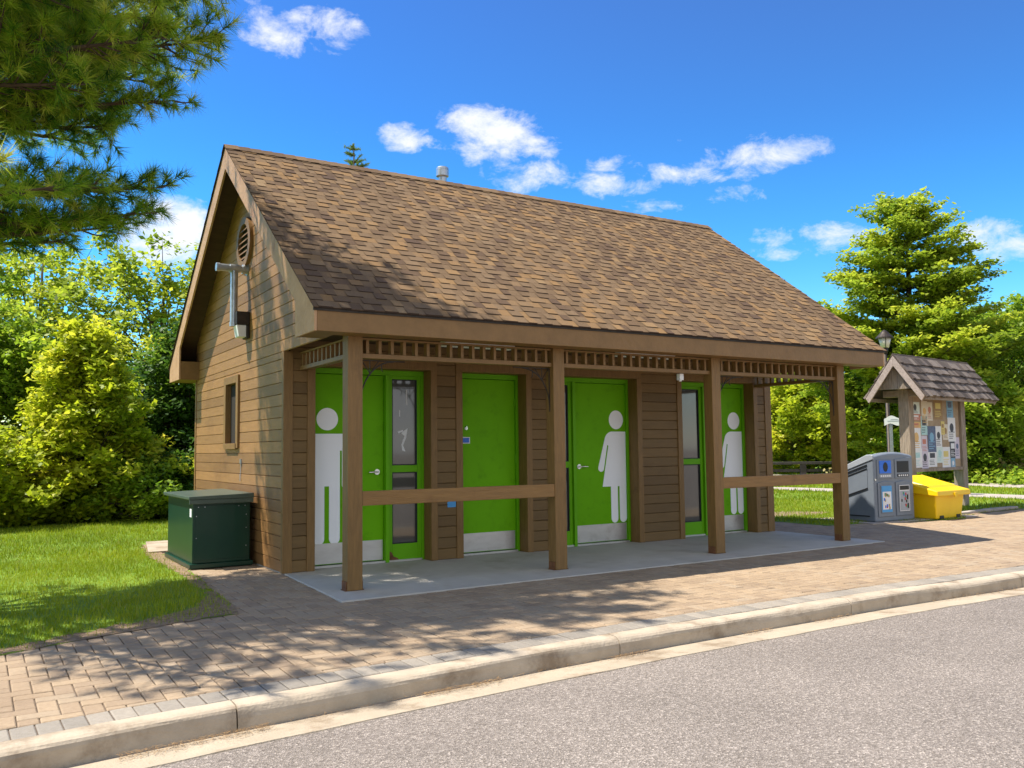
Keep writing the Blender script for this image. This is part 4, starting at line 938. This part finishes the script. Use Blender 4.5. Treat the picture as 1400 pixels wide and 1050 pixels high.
def spruce(name, label, x, y, h, r_, seed, zlo=0.0):
    rnd = random.Random(seed); T = thing(name, label, 'tree', (x, y, 0)); V = []; ts = []; b = MB()
    b.tube([(0,0,-.1),(0,0,h*.5),(0,0,h)], [.16,.09,.012], 8); z = h*.12
    while z < h-.1:
        R_ = r_*(1-z/h)+.22
        for k in range(7):
            a = rnd.uniform(0, 2*math.pi); ln = R_*rnd.uniform(.7,1.15); tip = Vector((math.cos(a)*ln, math.sin(a)*ln, z+ln*.35)); S = Vector((0,0,z))
            b.tube([S, S.lerp(tip,.5)-Vector((0,0,.04*ln)), tip], [.014,.009,.004], 4, caps=False)
            for q in range(int(ln/.022)):
                p = S.lerp(tip, rnd.uniform(.15,1.0)); 
                for w in range(5):
                    d = Vector((rnd.gauss(0,1), rnd.gauss(0,1), rnd.gauss(.3,.7))).normalized()*rnd.uniform(.06,.13); s = d.cross(Vector((rnd.gauss(0,1),)*3)+Vector((0,1,0))).normalized()*.008
                    V += [p-s, p+s, p+d]; ts.append(min(1, max(0, rnd.gauss(.5,.22))))
        z += .2*rnd.uniform(.8,1.2)
    fast_mesh('crown', np.array([tuple(v) for v in V]), 3, lf_blue, ts, T); b.build('trunk', m_pbark, T, smooth=True)

# left background
bush('shrub', 'bright yellow green pointed shrub at the back of the left lawn', 'shrub', -.95, 9.6, 3.75, 1.75, lf_yel, 21, 620, 46, .12, .12, shape='cone', trunk_r=.06, ns=120)
bush('shrub', 'low light green shrub spilling onto the lawn at the left edge', 'shrub', -2.9, 9.2, 1.75, 1.5, lf_yel, 22, 300, 44, .115, .12, ns=60)
bush('shrub', 'small bright green shrub at the foot of the yellow green shrub', 'shrub', -.1, 8.9, 1.1, .9, lf_mid, 28, 150, 44, .09, .11, ns=40)
bush('shrub', 'dark green low shrub under the dark tree at the lawn edge', 'shrub', .95, 9.3, 1.3, .9, lf_dark, 30, 180, 46, .10, .12, ns=40)
bush('dense_tree', 'dark green dense tree between the yellow shrub and the restroom building', 'tree', 1.3, 11.2, 4.0, 1.6, lf_dark, 23, 560, 48, .12, .15, ns=90)
bush('leafy_tree', 'mid green open leafy tree above the dark tree left of the roof', 'tree', 1.5, 15.6, 6.75, 2.6, lf_map, 24, 620, 34, .15, .16, z0=1.4, shape='oval', trunk_r=.13, ns=64, airy=.3)
bush('leafy_tree', 'tall airy tree with visible stems at the back left behind the shrubs', 'tree', -1.3, 17.5, 7.2, 2.7, lf_map, 25, 620, 34, .15, .16, z0=1.0, shape='oval', trunk_r=.13, ns=64, airy=.3)
bush('leafy_tree', 'leafy tree behind the pine at the far left edge of the photograph', 'tree', -4.3, 15.0, 6.6, 2.4, lf_mid, 26, 480, 40, .15, .17, z0=.6, shape='oval', trunk_r=.12, ns=60, airy=.25)
bush('dense_tree', 'dark understorey tree behind the yellow green shrub on the left', 'tree', -2.6, 12.6, 4.4, 1.7, lf_mid, 27, 480, 46, .13, .16, ns=70)
bush('dense_tree', 'mid green tree low behind the rear corner of the restroom building', 'tree', 3.4, 13.2, 4.6, 2.0, lf_mid, 29, 480, 46, .13, .16, ns=70)
spruce('spruce_tree', 'spruce tree whose tip shows above the roof ridge', 6.6, 14.8, 10.38, 2.9, 31)
# right background
layered_tree('layered_tree', 'tall layered green tree behind the notice board shelter', 26.4, 10.1, 10.5, 4.3, lf_map, 41, 1.1, .17, 9, 21, .36)
bush('dense_tree', 'dark woodland tree seen through the porch beside the end wall', 'tree', 33.5, 32.0, 7.6, 4.0, lf_dark, 42, 520, 46, .2, .26, ns=70)
bush('shrub', 'yellow green shrub seen through the porch left of the end post', 'shrub', 33.5, 25.0, 4.9, 2.2, lf_yel, 43, 420, 46, .19, .2, ns=60)
bush('shrub', 'bright green shrub behind the recycling bin and lamp', 'shrub', 29.6, 17.6, 5.0, 2.8, lf_yel, 44, 640, 46, .19, .2, ns=90)
bush('dense_tree', 'mid green dense tree right behind the notice board papers', 'tree', 25.8, 8.0, 3.6, 2.0, lf_mid, 45, 520, 46, .16, .18, ns=70)
bush('dense_tree', 'broad drooping green tree right of the notice board shelter', 'tree', 31.5, 9.2, 6.6, 3.3, lf_mid, 46, 640, 46, .19, .22, ns=90)
bush('dense_tree', 'dark green tree at the right edge over the dark hollow', 'tree', 31.0, 6.4, 4.4, 1.9, lf_dark, 47, 420, 46, .18, .2, z0=1.2, shape='oval', ns=60)
bush('leafy_tree', 'pale distant leafy tree on the right edge skyline', 'tree', 46.0, 13.5, 8.4, 3.6, lf_mid, 48, 420, 40, .3, .32, z0=2, ns=50, airy=.2)
bush('leafy_tree', 'distant tree behind the layered tree at the right', 'tree', 44.0, 18.5, 8.0, 4.0, lf_mid, 49, 420, 42, .3, .32, z0=1, ns=50)
bush('dense_tree', 'dark distant tree filling the gap behind the end post', 'tree', 41.0, 30.0, 8.0, 4.4, lf_dark, 50, 460, 46, .26, .3, ns=60)
bush('dry_bush', 'tan dry bush beside the fence seen through the porch', 'bush', 31.5, 21.3, 3.0, .9, lf_dry, 51, 160, 44, .13, .15, ns=40)
def scrub():
    r = np.random.default_rng(77); C = []
    for _ in range(420):
        u = r.uniform(0, 1); x = 24.5+u*12+r.normal(0,.6); y = 10.5-u*7+r.normal(0, 1.2)
        C.append((x, y, r.uniform(.05,.5)))
    struct(leaf_cloud('ground_cover', C, 60, (.3,.3,.12), .15, lf_dry, 78, None), 'stuff')
    C = [(r.uniform(24,34), r.uniform(2.5,9.5), r.uniform(.03,.35)) for _ in range(330)]
    struct(leaf_cloud('ground_cover', C, 55, (.35,.35,.10), .15, lf_mid, 79, None), 'stuff')
    C = []
    for _ in range(900):
        a = r.uniform(-.75, 1.5); d = r.uniform(60, 85); C.append((CAM['x']+d*math.sin(.555+a*.8), CAM['y']+d*math.cos(.555+a*.8), abs(r.normal(0, 3.2))))
    struct(leaf_cloud('far_woods', C, 45, (1.2,1.2,.8), .6, lf_mid, 80, None), 'stuff')
scrub()

# the pine overhanging from the left
def pine():
    T = thing('pine_tree', 'large pine tree with long needles overhanging the lawn from the left', 'tree', (0, 0, 0))
    rnd = random.Random(99); b = MB(); tx, ty = -4.7, .4
    b.tube([(tx,ty,-.3),(tx,ty,.3),(tx+.04,ty,4),(tx-.05,ty+.05,8),(tx,ty,11.5)], [.34,.26,.22,.14,.03], 12)
    tips = []
    def limb(P0, P1, sag, dens, wid, col=0.0, twl=.45, start=.3):
        P0, P1 = Vector(P0), Vector(P1); d = P1-P0; L = d.length
        pt = lambda t: P0+d*t+Vector((0,0,-sag*L*math.sin(math.pi*t)))
        b.tube([pt(t/8) for t in range(9)], [.045*(1-t/8)**.8+.006 for t in range(9)], 6, caps=False)
        n = int(dens*L*.95)
        for i in range(n):
            t = start+(1-start)*(i+rnd.random())/n; S = pt(t); fwd = (pt(min(1,t+.05))-pt(t-.05)).normalized()
            sd = fwd.cross(Vector((0,0,1))).normalized()*rnd.choice((-1,1)); w = wid*(1.15-t*.75)*rnd.uniform(.4,1)
            E_ = S+(fwd*rnd.uniform(.3,.8)+sd*rnd.uniform(.3,1)+Vector((0,0,rnd.uniform(-.25,.4))))*w
            b.tube([S, S.lerp(E_,.5)+Vector((0,0,-.04*w)), E_], [.011,.008,.004], 4, caps=False)
            k = max(2, int(w/.10))
            for q in range(k):
                s = .35+.65*(q+1)/k; p = S.lerp(E_, s); dr = (E_-S).normalized()
                o = Vector((rnd.gauss(0,1), rnd.gauss(0,1), rnd.gauss(.25,.8))).normalized(); dd = (dr*.7+o*.75).normalized(); ln = rnd.uniform(.04,.17)
                e = p+dd*ln; b.tube([p, e], [.004,.003], 3, caps=False); tips.append((e, dd, col+rnd.gauss(.48,.24)))
            tips.append((E_, (E_-S).normalized(), col+rnd.gauss(.5,.15)))
    Lm = [  # start height, tip, sag, density, width, tone
        (5.0, (-.95,-.7,5.25), .05, 20, 1.0, .12), (5.3, (-1.05,-1.0,5.6), .03, 18, 1.0, .14), (4.6, (-1.25,-.4,4.7), .05, 17, .9, .06), (5.6, (-1.0,-.1,6.1), .0, 18, 1.0, .10), (4.9, (-1.5,-1.3,4.9), .05, 17, .9, .12),
        (5.2, (-1.9,-1.7,5.2), .04, 15, .9, .14), (4.4, (-1.8,.4,4.6), .05, 16, .9, .02), (5.8, (-1.6,1.0,6.0), .02, 15, 1.0, .02), (4.8, (-1.6,1.3,5.0), .03, 15, .9, .0), (4.7, (-2.1,-.9,4.5), .04, 15, .8, .06), (5.3, (-1.15,1.5,5.6), .02, 18, .9, .0), (5.6, (-1.15,.7,6.0), .02, 20, .9, .05), (5.2, (-1.4,.5,5.5), .02, 20, .9, .05), (5.6, (-1.3,1.9,6.2), .02, 16, .9, .0), (5.0, (-1.5,1.6,5.2), .02, 16, .9, .0), (4.6, (-1.7,1.9,4.9), .02, 14, .8, -.03), (5.4, (-2.4,-1.2,5.8), .02, 12, 1.0, .08),
        (3.15, (-1.22,.2,4.0), -.02, 14, .8, -.12), (3.1, (-1.35,-.1,3.65), .01, 13, .75, -.06), (3.1, (-1.7,.1,3.5), .02, 12, .7, -.02), (3.4, (-1.9,-.5,3.75), .02, 12, .75, .03), (3.1, (-2.1,.5,3.4), .02, 10, .6, -.06), (3.3, (-2.3,-1.1,3.5), .02, 11, .65, .08), (3.2, (-1.55,.9,3.75), .02, 14, .75, -.12), (3.5, (-2.2,.3,3.9), .02, 10, .7, -.05),
        (3.6, (-2.74,-3.3,3.1), .06, 8, .45, .40),
        (6.2, (-1.2,-1.4,6.7), -.02, 19, 1.1, .1), (6.6, (-1.5,-1.7,7.0), .0, 19, 1.1, .1), (6.0, (-2.5,-2.2,6.2), .03, 19, 1.0, .1), (7.0, (-.8,-.8,7.3), .0, 19, 1.1, .1), (7.5, (-1.5,.0,8.0), -.02, 19, 1.0, .1),
        (7.6, (-1.8,-.9,8.2), -.02, 10, 1.0, .1), (8.4, (-2.6,-.6,9.2), -.03, 8, .9, .1), (6.4, (-3.8,-2.3,6.7), .02, 8, 1.0, .1), (7.2, (-3.4,1.9,7.6), .0, 7, .9, .1), (9.2, (-3.8,.3,10.2), -.05, 8, .7, .1),
        (5.3, (-4.2,-2.4,5.4), .03, 9, .9, .05), (5.0, (-3.3,-2.0,5.0), .03, 10, .8, .05), (4.0, (-3.6,-1.9,4.0), .03, 9, .8, .0), (5.0, (-7.6,-.5,5.4), .03, 5, 1.0, 0), (6.5, (-7.4,1.2,7.2), .0, 5, 1.0, 0), (5.5, (-6.4,-1.8,5.8), .03, 5, 1.0, 0), (8.0, (-6.6,0,8.8), .0, 5, .9, 0), (4.0, (-3.8,1.6,4.2), .03, 8, .8, 0)]
    for (z, tip, sag, dn, wd, col) in Lm: limb((tx, ty, z), tip, sag, dn, wd, col)
    b.build('trunk', m_pbark, T, smooth=True)
    C = np.array([tuple(t[0]) for t in tips]); D = np.array([tuple(t[1]) for t in tips]); tt = np.array([t[2] for t in tips])
    per = 38; n = len(C)*per; idx = np.repeat(np.arange(len(C)), per); r = np.random.default_rng(5)
    d = D[idx]; o = r.normal(0, 1, (n, 3)); o -= d*np.sum(o*d, 1)[:, None]; o /= np.linalg.norm(o, axis=1)[:, None]
    th = r.uniform(.1, 1.35, n)[:, None]; nd = d*np.cos(th)+o*np.sin(th); ln = r.uniform(.11, .185, n)[:, None]
    B = C[idx]-d*r.uniform(0, .075, n)[:, None]; w = np.cross(nd, r.normal(0, 1, (n, 3))); w /= np.linalg.norm(w, axis=1)[:, None]; w *= .0035
    V = np.stack([B-w, B+w, B+nd*ln], 1).reshape(-1, 3)
    t = np.clip(tt[idx]+r.normal(0, .12, n), 0, 1)
    fast_mesh('crown', V, 3, m_needle, t, T)
    print('pine tips', len(C))
pine()

# fallen pine needles along the kerb
def litter():
    r = np.random.default_rng(4); V, ts = [], []
    for (xa, xb, n, wd) in ((-2.2,-1.45,700,.05),(-.55,-.0,500,.04),(.9,1.25,260,.03),(2.2,2.5,160,.03),(3.0,3.5,200,.03),(4.6,6.6,420,.03),(-1.4,.9,240,.03)):
        X = r.uniform(xa, xb, n); off = np.abs(r.normal(0, wd, n)); Y = np.array([kb(x) for x in X])-.18-off; a = r.uniform(0, 2*np.pi, n); l = r.uniform(.015,.05, n)
        A = np.stack([X, Y, -.149+r.uniform(.0,.012,n)], 1); E = A+np.stack([np.cos(a)*l, np.sin(a)*l*.6, r.uniform(0,.008,n)], 1); w = np.stack([-np.sin(a), np.cos(a), 0*a], 1)*.0014
        V.append(np.stack([A-w, A+w, E], 1).reshape(-1, 3)); ts.append(r.random(n))
    for s_, n in ((SOIL[0], 5200), (SOIL[1], 900), (SOIL[2], 500)):
        P = np.array(s_); X = r.uniform(P[:,0].min(), P[:,0].max(), n*3); Y = r.uniform(P[:,1].min(), P[:,1].max(), n*3); k = inside(s_, X, Y); X, Y = X[k][:n], Y[k][:n]; n = len(X)
        X = X+r.normal(0,.03,n); Y = Y+r.normal(0,.03,n); a = r.uniform(0, 2*np.pi, n); l = r.uniform(.015,.06, n)
        A = np.stack([X, Y, -.004+np.minimum(0, Y+1.9)*.0095+r.uniform(0,.012,n)], 1); E = A+np.stack([np.cos(a)*l, np.sin(a)*l, r.uniform(-.002,.01,n)], 1); w = np.stack([-np.sin(a), np.cos(a), 0*a], 1)*.0018
        V.append(np.stack([A-w, A+w, E], 1).reshape(-1, 3)); ts.append(r.random(n))
    m = mat('dry_needles', (.9,.9,.9), (1.1,1.1,1.1), 2, rough=.9, tint=[(0,(.14,.075,.03)),(1,(.40,.25,.11))])
    struct(fast_mesh('needle_litter', np.concatenate(V), 3, m, np.concatenate(ts)), 'stuff')
litter()
